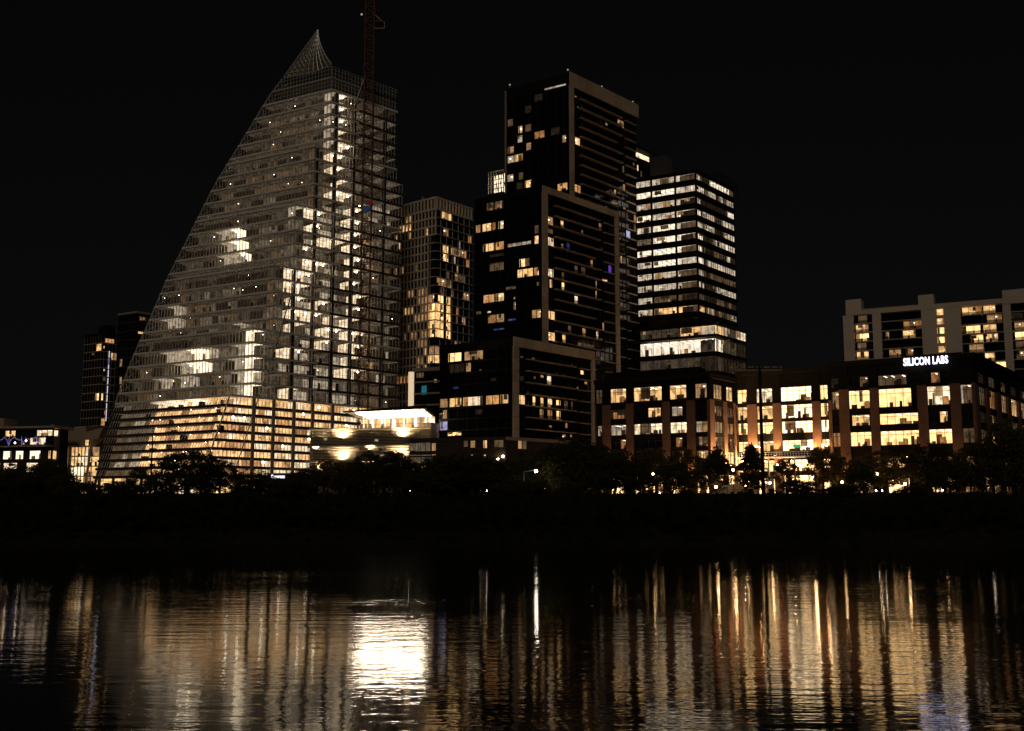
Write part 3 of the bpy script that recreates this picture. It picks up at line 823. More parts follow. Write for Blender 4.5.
# ================================================================== stepped dark tower
def stepped_tower():
    T0 = corner(512.5, 340, 290)
    T = thing('stepped_tower', 'dark stepped apartment tower with three tiers edged in tan frames and few lit windows', 'tower', (T0[0], T0[1], 10))
    def panels(mb, f, a0, a1, b, z0, z1):
        mb.box(f, a0 + .05, a1 - .05, -.3, b - .06, z0, z1, 'charcoal'); z = z1
        while z > z0 + .2: mb.box(f, a0, a1, .3, b, max(z0, z - 3.07), z, 'frame_tan' if R.random() < .7 else 'frame_tan2'); z -= 3.14
    def tier(cpx, cpy, Y, lpx, lpy, rpx, rpy, zlow_l, zlow_r, h, al, ar, frame_w, top_w, rights, lefts, right_band=True, band_to=None):
        O = corner(cpx, cpy, Y); fl = Fr(O, al, True); fr = Fr(O, ar, False)
        zt = fl.z(cpx, cpy); Lw = fl.a(lpx, lpy); Rw = fr.a(rpx, rpy)
        mb = MB()
        mb.prism([tuple(v) for v in (fl.O + fl.u * 3.3 + fr.u * 3.3, fr.O + fr.u * (Rw - .05) + fl.u * 3.3, fr.O + fr.u * (Rw - .05) + fl.u * (Lw - .05), fl.O + fl.u * (Lw - .05) + fr.u * 3.3)], 10, zt - .6, 'black')
        mb.build('core_wall', T)
        n = int((zt - top_w - 10) / h)
        zs = [zt - top_w - h * (n - i) for i in range(n + 1)]
        lits = {}
        for rc, ox, oy in rights:
            for i, v in lit_from_px(fr, rc, ox, oy, 5.222, zs).items(): lits.setdefault(i, []).extend(v)
        litl = {}
        for rc, ox, oy in lefts:
            for i, v in lit_from_px(fl, rc, ox, oy, 5.222, zs).items(): litl.setdefault(i, []).extend(v)
        for i in range(n):
            z0, z1 = zs[i], zs[i + 1]
            if z1 > zlow_r:
                storey(T, fr, Rw - .6, z0, z1, [x for x in lits.get(i, []) if x[1] > .9 and x[0] < Rw - 1], .42, 'charcoal', 'glassblack', 'mulldark', 2.4, 'balcony_storey', a_start=.6)
                mb = MB()                       # balcony slab runs along most of this face
                a0, a1 = frame_w + 3.4, Rw * (.74 if R.random() < .8 else .66)
                mb.box(fr, a0, a1, .13, 1.3, z0 + .08, z0 + .34, 'frame_brown')
                mb.box(fr, a0, a1, 1.22, 1.27, z0 + .34, z0 + 1.25, 'railglass')
                mb.box(fr, Rw * .80, Rw - 1.2, .13, .8, z0 + .04, z0 + .3, 'frame_brown')
                for _ in range(R.randrange(5)):           # chairs and planters left on the balcony
                    c = R.uniform(a0, a1 - 1); mb.box(fr, c, c + R.uniform(.3, .8), .4, .9, z0 + .35, z0 + R.uniform(.7, 1.3), R.choice(('dark_item', 'beige', 'stone', 'charcoal')))
                mb.build('balcony', T)
            if z1 > zlow_l:
                storey(T, fl, Lw - .05, z0, z1, [x for x in litl.get(i, []) if x[0] < Lw], .5, 'black', 'glassblack', 'mulldark', 3.2, 'glazed_storey', a_start=.3)
        # tan frame round the right face
        mb = MB()
        panels(mb, fr, -.35, frame_w, .9, band_to or 10, zt - top_w); mb.build('frame_post', T)
        mb = MB(); mb.box(fr, -.3, Rw, -.3, .88, zt - top_w + .03, zt - .03, 'charcoal'); a = -.35
        while a < Rw - .2: mb.box(fr, a, min(a + 3.95, Rw + .05), .5, .95, zt - top_w, zt, 'frame_tan' if R.random() < .7 else 'frame_tan2'); a += 4.0
        mb.build('frame_beam', T)
        if right_band:
            mb = MB(); panels(mb, fr, Rw - frame_w * .85, Rw + .05, .9, 10, zt - top_w); mb.build('frame_post', T)
        mb = MB(); mb.box(fl, .35, Lw, -.5, .15, zt - top_w, zt - .3, 'black'); mb.build('parapet', T)
        return O, fl, fr, zt, Lw, Rw
    M['railglass'] = clear_glass('rail_glass', .55, .12)
    c1, c2, c3 = (470, 60), (470, 180), (430, 310)
    low_l = [(97,190,165,235,'A'),(168,185,212,225,'A'),(255,200,272,218,'B'),(92,250,165,292,'A'),(178,245,278,282,'B'),(185,305,215,345,'B'),(100,310,180,350,'E'),(255,315,270,335,'D'),(118,392,150,410,'blue'),(50,430,95,505,'B'),(100,440,165,490,'A'),(170,430,278,485,'A'),(290,420,362,478,'A'),(365,425,410,485,'A'),(65,510,90,555,'B'),(48,590,92,625,'bw'),(90,630,165,655,'A'),(235,520,275,545,'E'),(315,360,345,385,'E')]
    low_r = [(445,430,498,485,'A'),(535,425,553,488,'A'),(575,430,595,490,'A'),(572,505,595,552,'B'),(612,465,640,495,'A'),(612,510,640,555,'B'),(658,470,685,497,'A'),(658,515,685,565,'A+'),(700,450,722,505,'D'),(735,455,750,505,'D'),(530,252,552,280,'B'),(610,330,636,360,'A'),(575,330,595,350,'B'),(655,330,670,350,'D'),(695,345,715,362,'D'),(735,285,750,300,'D'),(785,315,805,335,'A'),(805,360,822,385,'B'),(808,405,828,445,'A'),(765,405,780,430,'B'),(705,590,722,615,'C'),(620,605,640,618,'B'),(690,650,712,662,'B'),(540,345,555,360,'D'),(730,650,745,662,'B'),(445,345,495,375,'E'),(470,245,490,260,'D'),(645,212,680,250,'C'),(690,215,718,255,'B')]
    mid_l = [(85,110,125,148,'D'),(128,108,175,140,'B'),(28,240,58,275,'B'),(62,222,112,262,'A'),(145,208,178,248,'A'),(115,215,135,250,'C'),(65,330,128,372,'A'),(132,318,178,360,'A'),(195,328,320,345,'w'),(335,305,360,340,'A'),(335,250,360,280,'D'),(255,415,290,450,'A'),(292,420,312,450,'D'),(100,385,178,400,'E'),(100,435,178,465,'D'),(245,465,330,510,'A'),(332,470,360,500,'C'),(345,535,362,560,'D'),(68,605,128,650,'A'),(132,600,178,640,'A'),(225,615,238,628,'B'),(225,650,240,678,'B'),(185,560,240,575,'D'),(88,690,110,702,'W'),(30,690,60,710,'D'),(320,700,365,715,'B')]
    mid_l3 = [(300,40,345,80,'C'),(345,35,388,75,'B'),(405,50,450,62,'blue'),(330,98,390,106,'blue'),(530,25,580,60,'B')]
    mid_r = [(400,195,436,232,'B'),(472,205,492,250,'A'),(400,255,436,280,'D'),(395,300,440,345,'A'),(475,335,492,360,'B'),(504,330,524,365,'blue'),(580,265,594,280,'B'),(672,240,690,270,'B'),(682,355,694,380,'D'),(722,455,742,495,'purple'),(690,522,720,545,'A'),(545,450,565,490,'D'),(628,425,645,458,'C'),(580,470,605,500,'D'),(395,470,440,510,'A'),(415,530,432,570,'A'),(478,555,496,585,'A'),(545,615,566,658,'A'),(655,550,665,582,'A'),(655,608,665,635,'A'),(478,490,495,525,'D')]
    mid_r3 = [(605,15,655,70,'A'),(610,135,655,175,'A'),(690,148,712,190,'A'),(795,112,816,158,'A'),(868,130,882,175,'A'),(900,95,912,130,'B'),(720,110,740,140,'D')]
    up_l = [(250,372,275,400,'A'),(287,360,320,388,'D'),(335,388,390,430,'C'),(420,375,470,410,'E'),(480,375,502,405,'B'),(247,420,275,447,'B'),(195,440,230,475,'B'),(195,495,230,525,'B'),(230,475,278,510,'A'),(292,462,320,490,'B'),(195,590,228,628,'B'),(252,578,278,605,'D'),(285,612,325,655,'A'),(240,625,275,660,'E'),(455,645,510,685,'A'),(195,335,225,370,'D'),(285,250,320,280,'E'),(335,175,380,215,'E')]
    up_r = [(548,378,577,428,'A'),(545,645,580,690,'A'),(752,675,765,712,'A'),(545,190,560,210,'B'),(560,245,570,268,'B'),(705,318,722,340,'B'),(770,310,805,335,'B'),(795,560,808,585,'D'),(798,655,812,685,'A'),(850,535,862,552,'D'),(680,300,690,325,'E')]
    up_r2 = [(815,255,840,280,'bw'),(785,420,798,460,'B'),(855,255,870,285,'D'),(770,640,800,670,'D'),(800,145,815,160,'B'),(855,190,870,225,'C'),(820,400,830,425,'D')]
    tier(512.5, 337, 290, 439.5, 350, 592.6, 352, 10, 10, 3.14, 33, 49, 1.7, 2.6, [(low_r, *c3)], [(low_l, *c3)])
    tier(541.5, 186, 312, 474.5, 205, 616.3, 218, 45, 20, 3.14, 33, 49, 1.9, 2.0, [(mid_r, *c2), (mid_r3, *c3)], [(mid_l, *c2), (mid_l3, *c3)])
    O, fl, fr, zt, Lw, Rw = tier(568.6, 72.4, 335, 505.4, 89.7, 636.3, 107, 92, 40, 3.14, 33, 49, 1.6, 4.6, [(up_r, *c1), (up_r2, *c2)], [(up_l, *c1)], right_band=False, band_to=80)
    # thin light line of the upper left edge, roof light strip, roof posts
    mb = MB(); mb.box(fl, Lw - .5, Lw + .05, -.4, .3, 90, zt - 1, 'frame_brown'); mb.build('edge_post', T)
    mb = MB(); a0, a1 = fl.a(545, 87), fl.a(566, 86); z = fl.z(556, 87)
    mb.box(fl, a1, a0, .16, .3, z - .25, z + .25, LIT['w']); mb.build('light_strip', T)
    for px, py in ((509, 89), (569, 71.5), (603, 89), (634, 106.5)):
        f = fl if px < 568 else fr
        mb = MB(); a = f.a(px, py); mb.tube(f.p(a, -.5, zt - 1), f.p(a, -.5, zt + 1.0), .12, 'steel', 5); mb.ball(f.p(a, -.5, zt + 1.1), .3, lamp_mat('mast_lamp', (1, .9, .7), .35), 5, 4); mb.build('roof_post', T)
    # bright lattice plant screen on the middle tier roof, left of the upper tier
    zr = P(541.5, 186, 312).z
    f2 = Fr(fl.p(Lw + .4, -2, 0)[:2], 33, True)
    A0, A1 = f2.a(503.6, 180), f2.a(488.3, 180); z0, z1 = f2.z(496, 193), f2.z(496, 171)
    mb = MB()
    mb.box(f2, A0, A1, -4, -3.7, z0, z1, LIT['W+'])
    for i in range(7):
        a = A0 + (A1 - A0) * i / 6; mb.box(f2, a - .1, a + .1, -.2, .1, z0, z1, 'steel')
    for i in range(6):
        z = z0 + (z1 - z0) * i / 5; mb.box(f2, A0, A1, -.15, .05, z - .1, z + .1, 'steel')
    for i in range(4):
        mb.tube(f2.p(A0 + (A1 - A0) * i / 4, -1.5, z0), f2.p(A0 + (A1 - A0) * (i + 1) / 4, -1.5, z1), .15, 'slabdark', 4)
    mb.box(f2, A0, A1, -4, .2, z0 - .8, z0, 'black'); mb.build('plant_screen', T)
    # rear wing with a lit roof wedge, seen past the right end
    f3 = Fr(fr.p(Rw + .3, -5, 0)[:2], 49, False)
    z1 = f3.z(641, 150); W3 = f3.a(651.5, 160)
    mb = MB(); mb.box(f3, 0, W3, -14, 0, 10, z1 - 3.2, 'black'); mb.build('rear_wing', T)
    mb = MB(); mb.box(f3, -.1, W3, -12, -1.0, z1 - 2.8, z1 - .9, LIT['W']); mb.box(f3, -.4, W3 + .6, -14, 1.6, z1 - .7, z1, 'charcoal'); mb.build('roof_pavilion', T)
    for px, py, k in ((637.5, 168, 'W'), (641, 174, 'D'), (638, 187, 'B'), (643, 181, 'C'), (639, 200, 'B'), (644, 196, 'D')):
        a = f3.a(px, py)
        if a > .3: window(T, f3.shift(.15), a - .55, a + .55, f3.z(px, py) - 1.1, f3.z(px, py) + 1.1, k, nx=1, depth=.12, fw=.06)
stepped_tower()

# ================================================================== white-lit office tower
def office_tower():
    O = corner(695.6, 173.7, 345); fl = Fr(O, 30, True); fr = Fr(O, 52, False)
    T = thing('office_tower', 'office tower with bright white ribbon windows on nearly every floor, behind the brick blocks', 'tower', (O[0], O[1], 10))
    zt = fl.z(695.6, 172); h = 12.62 / F * 345
    Lw = fl.a(636, 186); Rw = fr.a(733.5, 192)
    levels = []
    n = 12
    for i in range(n): levels.append((zt - h * (i + 1), zt - h * i))
    mb = MB()
    mb.prism([tuple(v) for v in (fl.O + fl.u * 6.3 + fr.u * 6.3, fr.O + fr.u * (Rw - .1) + fl.u * 6.3, fr.O + fr.u * (Rw - .1) + fl.u * Lw, fl.O + fl.u * Lw + fr.u * 6.3)], 10, zt, 'core'); mb.build('core_wall', T)
    # brightness of each ribbon: left part, right part (top row first)
    lv = ['O', 'O', 'o', 'O', 'O', 'O', 'O', 'O', 'o', 'o', 'D', 'A']
    rv = ['O', 'o', 'E', 'o', 'o', 'o', 'o', 'o', 'D', 'o', 'E', 'w']
    cols = [fl.a(652, 230), fl.a(676, 230), 0.3]
    for i, (z0, z1) in enumerate(levels):
        mb = MB()
        for f, LL in ((fl, Lw), (fr, Rw)):
            mb.box(f, 0, LL, -.5, .25, z0, z0 + 1.62, 'black')
            mb.box(f, 0, LL, -.4, .18, z1 - .2, z1, 'black')
        mb.build('spandrel', T)
        # left ribbon in three lengths
        segs = [(.2, cols[1] - .25), (cols[1] + .25, cols[0] - .25), (cols[0] + .25, Lw)]
        for j, (a0, a1) in enumerate(segs):
            key = lv[i]
            if j == 2 and R.random() < .4: key = R.choice(('o', 'G'))
            if key == 'O' and R.random() < .25: key = 'o'
            window(T, fl, a0, a1, z0 + 1.63, z1 - .21, key, nx=max(2, int((a1 - a0) / 1.5)), depth=6, strips=(key == 'O'), clutter=int((a1 - a0) * .8), fw=.08, name='ribbon_window')
        a = .2
        while a < Rw - .5:
            b = min(a + R.choice((2.6, 4.2, 5.6)), Rw)
            if Rw - b < 1: b = Rw
            key = rv[i] if R.random() < .5 else R.choice(('E', 'o', 'E', 'g', 'D', 'O'))
            window(T, fr, a, b, z0 + 1.63, z1 - .21, key, nx=max(1, int((b - a) / 1.4)), depth=6, strips=(key == 'O'), clutter=int((b - a) * .9), fw=.08, name='ribbon_window')
            a = b
    for c in cols[:2] + [0]:
        mb = MB(); mb.box(fl, c - .25, c + .25, -.3, .35, levels[-1][0], zt, 'black'); mb.build('column', T)
    # wider lower block
    O2 = corner(716, 332, 331); f2l = Fr(O2, 30, True); f2r = Fr(O2, 52, False)
    zl = levels[-1][0]
    zA = f2l.z(716, 322); L2 = f2l.a(632, 340); R2 = f2r.a(746, 335)
    mb = MB()
    mb.prism([tuple(v) for v in (f2l.O + f2l.u * 8 + f2r.u * 8, f2r.O + f2r.u * (R2 - .1) + f2l.u * 8, f2r.O + f2r.u * (R2 - .1) + f2l.u * L2, f2l.O + f2l.u * L2 + f2r.u * 8)], 10, f2l.z(716, 325), 'core')
    mb.prism([tuple(v) for v in (f2l.O - f2l.n * .3, f2r.O + f2r.u * R2, f2r.O + f2r.u * R2 + f2l.u * L2, f2l.O + f2l.u * L2)], f2l.z(716, 324.3), f2l.z(716, 323) , 'black')
    mb.build('lower_block', T)
    rows = [(325, 334, 'A', 'W', 676), (338, 351.5, 'O', None, 0), (356, 371, 'g', 'E', 640)]
    for y0, y1, kl, kr, xs in rows:
        z1, z0 = f2l.z(712, y0), f2l.z(712, y1)
        mb = MB(); mb.box(f2l, 0, L2, -.4, .3, z0 - .7, z0, 'black'); mb.box(f2r, 0, R2, -.4, .3, z0 - .7, z0, 'black'); mb.build('spandrel', T)
        for x0, x1 in ((640, 652), (653, 678), (680, 715)):
            a1, a0 = f2l.a(x0, (y0 + y1) / 2), f2l.a(x1, (y0 + y1) / 2)
            key = kl
            if y0 == 325 and x1 < 679: key = R.choice(('g', 'D', 'D'))
            window(T, f2l, max(a0, .2), a1, z0, z1, key, nx=max(2, int((a1 - a0) / 2.2)), ny=1, depth=7, strips=key in ('W', 'W+', 'O'), clutter=5, fw=.1, name='ribbon_window')
        for x0, x1, kk in ((718, 728, 'w'), (728, 737, 'g'), (737, 746, 'W')):
            a0, a1 = f2r.a(x0, (y0 + y1) / 2), f2r.a(x1, (y0 + y1) / 2)
            key = kk if y0 == 325 else (R.choice(('g', 'E', 'w')) if kr is None else kr)
            window(T, f2r, a0, a1, z0, z1, key, nx=3, depth=6, clutter=2, fw=.1, name='ribbon_window')
    mb = MB(); z = f2l.z(712, 336); mb.box(f2l, 0, L2, -.3, .6, z - .2, z + .4, 'black'); mb.box(f2l, -.5, L2, -2.5, 1.2, f2l.z(712, 355), f2l.z(712, 353), 'charcoal')
    mb.build('canopy', T)
    # planting and terrace edge over the lower block: plain parapet; roof plant
    mb = MB(); mb.box(fl, -.3, Lw, -3, .5, zt, zt + .9, 'black'); mb.box(fr, -.3, Rw, -3, .5, zt, zt + .85, 'black'); mb.build('parapet', T)
    mb = MB(); a0, a1 = fl.a(666, 165), fl.a(650, 165); fb = fl.shift(-5)
    mb.box(fb, fb.a(666, 160), fb.a(650, 160), -5, 0, zt, fb.z(660, 156), 'core'); mb.build('roof_plant', T)
    mb = MB(); fb = fr.shift(-4); zz = zt + 4
    p, q = fb.p(fb.a(714, 172), 0, zz), fb.p(fb.a(737, 176), 0, zz)
    for dz in (0, 1.2, 2.4): mb.tube((p[0], p[1], zz + dz), (q[0], q[1], zz + dz), .15, 'charcoal', 4)
    for t in (0, .33, .66, 1): mb.tube((p[0] + (q[0] - p[0]) * t, p[1] + (q[1] - p[1]) * t, zt), (p[0] + (q[0] - p[0]) * t, p[1] + (q[1] - p[1]) * t, zz + 2.4), .15, 'charcoal', 4)
    mb.build('roof_rail', T)
office_tower()

# ================================================================== brick office blocks by the water
def brick_front(T, f, cols, rows, table, z_top, ends, pierw_mat='brick', upper_dark=None, depth=5.5):
    """f facade; cols = [(px0,px1)] window columns at reference row; rows = [(z0,z1)]; table[row][col] = key or None"""
    return

def brick_block(name, label, cpx, cpy, Y, al, ar, lend, rend, y_roof, cols_l, cols_r, ref_y, rows, tab_l, tab_r, pent=None, back=0.0):
    O = corner(cpx, cpy, Y); fl = Fr(O, al, True); fr = Fr(O, ar, False)
    if back: fl = fl.shift(-back); fr.O = fl.O
    T = thing(name, label, 'office building', (O[0], O[1], 10))
    z_top = fl.z(cpx, y_roof)
    Lw = fl.a(*lend); Rw = fr.a(*rend) if rend else 3.0
    rz = [(P(cpx, y1, O[1]).z, P(cpx, y0, O[1]).z) for y0, y1 in rows]
    mb = MB()
    D = 6.3
    mb.prism([tuple(v) for v in (fl.O + fl.u * D + fr.u * D, fr.O + fr.u * max(Rw, D + 1) + fl.u * D, fr.O + fr.u * max(Rw, D + 1) + fl.u * Lw, fl.O + fl.u * Lw + fr.u * D)], 10, z_top - .8, 'core')
    mb.prism([tuple(v) for v in (fl.O, fr.O + fr.u * Rw, fr.O + fr.u * Rw + fl.u * Lw, fl.O + fl.u * Lw)], z_top - .8, z_top - .3, 'charcoal')
    mb.build('core_wall', T)
    for f, cols, tab, LL in ((fl, cols_l, tab_l, Lw), (fr, cols_r, tab_r, Rw)):
        if not cols: continue
        spans = sorted(tuple(sorted((f.a(c[0], ref_y), f.a(c[1], ref_y)))) for c in cols)
        order = sorted(range(len(cols)), key=lambda i: min(f.a(cols[i][0], ref_y), f.a(cols[i][1], ref_y)))
        # piers
        edges = [0.0]
        for s in spans: edges += [s[0], s[1]]
        edges.append(LL)
        zsplit = rz[0][0] - .25
        for i in range(0, len(edges), 2):
            a0, a1 = edges[i], edges[i + 1]
            if a1 - a0 < .15: continue
            mb = MB()
            mb.box(f, a0, a1, -.7, .12, 10, zsplit, 'brick')
            mb.box(f, a0 + .06, a1 - .06, -.7, .0, zsplit, z_top - 1.2, 'charcoal')
            mb.build('brick_pier', T)
        # spandrels by column
        for (a0, a1), ci in zip(spans, order):
            zc = 10.0
            zl = sorted([r for r in rz])
            for r0, r1 in zl:
                if r0 - zc > .1: mb = MB(); mb.box(f, a0, a1, -.55, -.12, zc, r0, 'charcoal' if zc > 11 else 'brickdark'); mb.build('spandrel_panel', T)
                zc = r1
            mb = MB(); mb.box(f, a0, a1, -.55, -.12, zc, z_top - 1.2, 'charcoal')
            mb.build('spandrel_panel', T)
        mb = MB(); mb.box(f, -.4, LL, -1.5, .5, z_top - 1.2, z_top, 'black'); mb.box(f, -.1, LL, -.6, .3, zsplit - .12, zsplit + .12, 'charcoal'); mb.build('cornice', T)
        for ri, (r0, r1) in enumerate(rz):
            for (a0, a1), ci in zip(spans, order):
                key = tab[ri][ci]
                w = a1 - a0
                if isinstance(key, tuple):          # only part of the bay is lit
                    key, t0, t1 = key
                    q0, q1 = (a1 - w * t0, a1 - w * t1) if f.left else (a0 + w * t0, a0 + w * t1)
                    q0, q1 = sorted((q0, q1))
                    for x0, x1, kk in ((a0, q0, None), (q0, q1, key), (q1, a1, None)):
                        if x1 - x0 > .25: window(T, f.shift(-.25), x0, x1, r0, r1, kk, nx=max(1, round((x1 - x0) / 1.7)), ny=2, depth=4.5, strips=kk is not None, clutter=3 if kk else 0, pane=True)
                else:
                    window(T, f.shift(-.25), a0, a1, r0, r1, key, nx=max(2, round(w / 1.7)), ny=2, depth=5.2, strips=key not in (None, 'D', 'E', 'g', 'G', 'B', 'C'), clutter=int(w) if key else 0, pane=key is not None)
    return T, fl, fr, z_top, Lw, Rw, rz

N = None
# left block
T1, f1l, f1r, zt1, L1, R1, rz1 = brick_block(
    'brick_office_building', 'brick office block with lamp-lit side piers, left of the bright entrance court', 709, 390, 265, 30, 52, (594.5, 392), (735, 392), 372.5,
    [(595.5, 602), (610, 625.7), (633.2, 661.5), (669.3, 686), (694.8, 708.3)], [(713.8, 723), (726.3, 733.5)], 391,
    [(382.8, 397.5), (404.5, 414.5), (420.6, 431.8), (436, 446), (450, 462), (474, 493)],
    [['D', 'A', 'A', 'A', 'B'], [N, 'E', ('A', .5, .95), ('w', .1, .75), N], [('w', .2, .9), 'w', 'W', 'W', 'w'], [N, ('C', .6, .95), N, ('C', .3, .7), 'E'], [N, 'E', N, 'E', 'C'], ['A', 'F', 'F', 'F', 'A+']],
    [['B', 'A'], ['D', 'D'], ['B', 'B'], ['D', 'D'], ['A', 'A+'], ['F', 'F']])
# middle block (set back), entrance court
T2, f2l, f2r, zt2, L2_, R2_, rz2 = brick_block(
    'brick_court_building', 'brightly lit set-back brick building above the entrance court, white balcony across it', 828.5, 384, 269.5, 30, 52, (736, 388), None, 365.5,
    [(737, 746.5), (756, 772), (780.5, 811.3), (819.8, 827.5)], [], 392,
    [(383.3, 398), (401.5, 415.5), (418.5, 430.8), (438, 449), (458, 470), (474, 493)],
    [['A+', 'W', 'H', 'A+'], ['A', 'A', 'H', 'A+'], ['A+', 'A+', 'H', 'H'], ['A+', 'A', 'H', 'A+'], ['F', 'A+', 'F', 'F'], ['F', 'F', 'F', 'F']], [[]] * 6, back=2.5)
# right block with sign
T3, f3l, f3r, zt3, L3, R3, rz3 = brick_block(
    'brick_corner_building', 'dark-topped brick corner block carrying glowing white letters on its parapet', 974.5, 386, 255, 30, 54, (829.5, 386), (1040, 396), 352.5,
    [(829.5, 838.5), (848.5, 869.5), (878.4, 917), (927, 950), (960.5, 973)], [(978.5, 986), (989, 996.5), (1000.7, 1007), (1010.5, 1017.5), (1020, 1030)], 394,
    [(369.5, 380.5), (383.8, 403), (409.5, 421), (427.5, 442.5), (455, 466), (476, 492)],
    [['E', ('D', .55, .95), ('D', 0, .75), ('C', .2, .6), N], ['B', 'A+', ('A+', 0, .85), 'W', 'w'], [N, ('A', .1, .95), 'A+', ('A', .5, .85), N], ['C', 'A+', 'A+', 'A+', 'D'], ['E', 'E', ('A', .1, .7), 'C', 'E'], ['D', 'A', ('F', .1, .7), 'F', 'A']],
    [['E', 'D', 'D', 'E', 'E'], ['D', 'C', 'B', 'A', 'B'], ['E', 'E', 'E', 'D', 'D'], ['D', 'A', 'B', 'E', 'D'], ['C', 'E', 'B', 'E', 'E'], ['A', 'B', 'C', 'E', 'E']])

# penthouse set-backs of the brick blocks
for T_, f_, zt_, a0, a1, dz in ((T1, f1l, zt1, 4, L1 - 2, 2.2), (T3, f3l, zt3, 3, 16, .9)):
    mb = MB(); mb.box(f_, a0, a1, -9, -4, zt_ - .3, zt_ + dz, 'charcoal'); mb.build('penthouse', T_)
mb = MB(); mb.box(f3r, .5, R3, -.4, .25, rz3[1][1] + .3, rz3[1][1] + .6, 'charcoal'); mb.build('string_course', T3)

# balcony and entrance of the court building
mb = MB(); f = f2l; z = f.z(790, 456.5); a0, a1 = f.a(827, 456), f.a(737, 456)
mb.box(f, a0, a1, .2, 2.4, z - .35, z, 'white')
mb.box(f, a0, a1, 2.25, 2.38, z + 1.0, z + 1.12, 'white'); mb.box(f, a0, a1, 2.25, 2.38, z + .5, z + .56, 'white')
a = a0
while a < a1: mb.box(f, a, a + .07, 2.27, 2.36, z, z + 1.05, 'white'); a += .7
mb.build('balcony', T2)
for px in (741, 771, 797, 822):
    mb = MB(); a = f.a(px, 470); mb.box(f, a - .2, a + .2, 1.6, 2.0, 10, z - .36, 'stone'); mb.build('balcony_post', T2)
for px, py in ((744, 461), (764, 461), (779, 465), (792, 461), (813, 462), (824, 446), (757, 447)):
    mb = MB(); a = f.a(px, py); zz = f.z(px, py); mb.ball(f.p(a, 1.0, zz), .28, M['globec'], 8, 6); mb.tube(f.p(a, .1, zz), f.p(a, 1.0, zz), .05, 'black', 5); mb.build('wall_lamp', T2)
mb = MB(); a = f.a(797, 446); zz = f.z(797, 446); mb.box(f, a - .9, a + .9, .0, .12, zz - .4, zz + .4, lamp_mat('green_exit_lamp', (.1, .8, .35), .5)); mb.build('green_lamp', T2)
def beam(o, T, f, a, b, z, e):
    ld = bpy.data.lights.new('pier_beam', 'SPOT'); ld.energy = e; ld.color = (1, .52, .20); ld.spot_size = math.radians(70); ld.spot_blend = .7; ld.shadow_soft_size = .15
    lo = bpy.data.objects.new('pier_beam', ld); COL.objects.link(lo); lo.parent = o
    lo.location = Vector(f.p(a, b, z)) - Vector(T.location); lo.rotation_euler = Vector((-f.n.x * .16, -f.n.y * .16, .98)).to_track_quat('-Z', 'Y').to_euler()
for px in (751.5, 776.5, 815.5):
    mb = MB(); a = f2l.a(px, 440); z = f2l.z(795, 456.5)
    mb.box(f2l, a - .3, a + .3, 1.2, 1.7, z + .01, z + .3, 'black'); mb.poly([f2l.p(a - .25, 1.22, z + .31), f2l.p(a + .25, 1.22, z + .31), f2l.p(a + .25, 1.68, z + .31), f2l.p(a - .25, 1.68, z + .31)], 'washer')
    o = mb.build('uplight', T2); beam(o, T2, f2l, a, 1.45, z + .5, 9000)
# uplights at the feet of the left block's right-hand piers
for px in (712.3, 724.6, 736):
    mb = MB(); a = f1r.a(px, 440); mb.box(f1r, a - .3, a + .3, 1.0, 1.5, 17.2, 17.5, 'black')
    q = [f1r.p(a - .25, 1.02, 17.52), f1r.p(a + .25, 1.02, 17.52), f1r.p(a + .25, 1.48, 17.52), f1r.p(a - .25, 1.48, 17.52)]
    mb.poly(q, lamp_mat('uplight', (1, .60, .27), 2600)); o = mb.build('uplight', T1); beam(o, T1, f1r, a, 1.25, 17.7, 15000)
mb = MB(); mb.box(f1r, .2, R1, .15, 2.0, 16.8, 17.19, 'charcoal'); mb.build('canopy', T1)

for T_, f_, pxs in ((T1, f1l, (606, 629.5, 665.5, 690.5)), (T3, f3l, (843.5, 874, 922.5, 955))):  # uplights added to put a warm glow on these front piers
    for px in pxs:
        a = f_.a(px, 460); mb = MB(); mb.box(f_, a - .25, a + .25, 1.0, 1.4, 13.2, 13.5, 'black'); mb.box(f_, a - .06, a + .06, .1, 1.0, 13.25, 13.35, 'black')
        o = mb.build('uplight', T_); beam(o, T_, f_, a, 1.2, 13.6, 4200 if T_ is T1 else 3000)
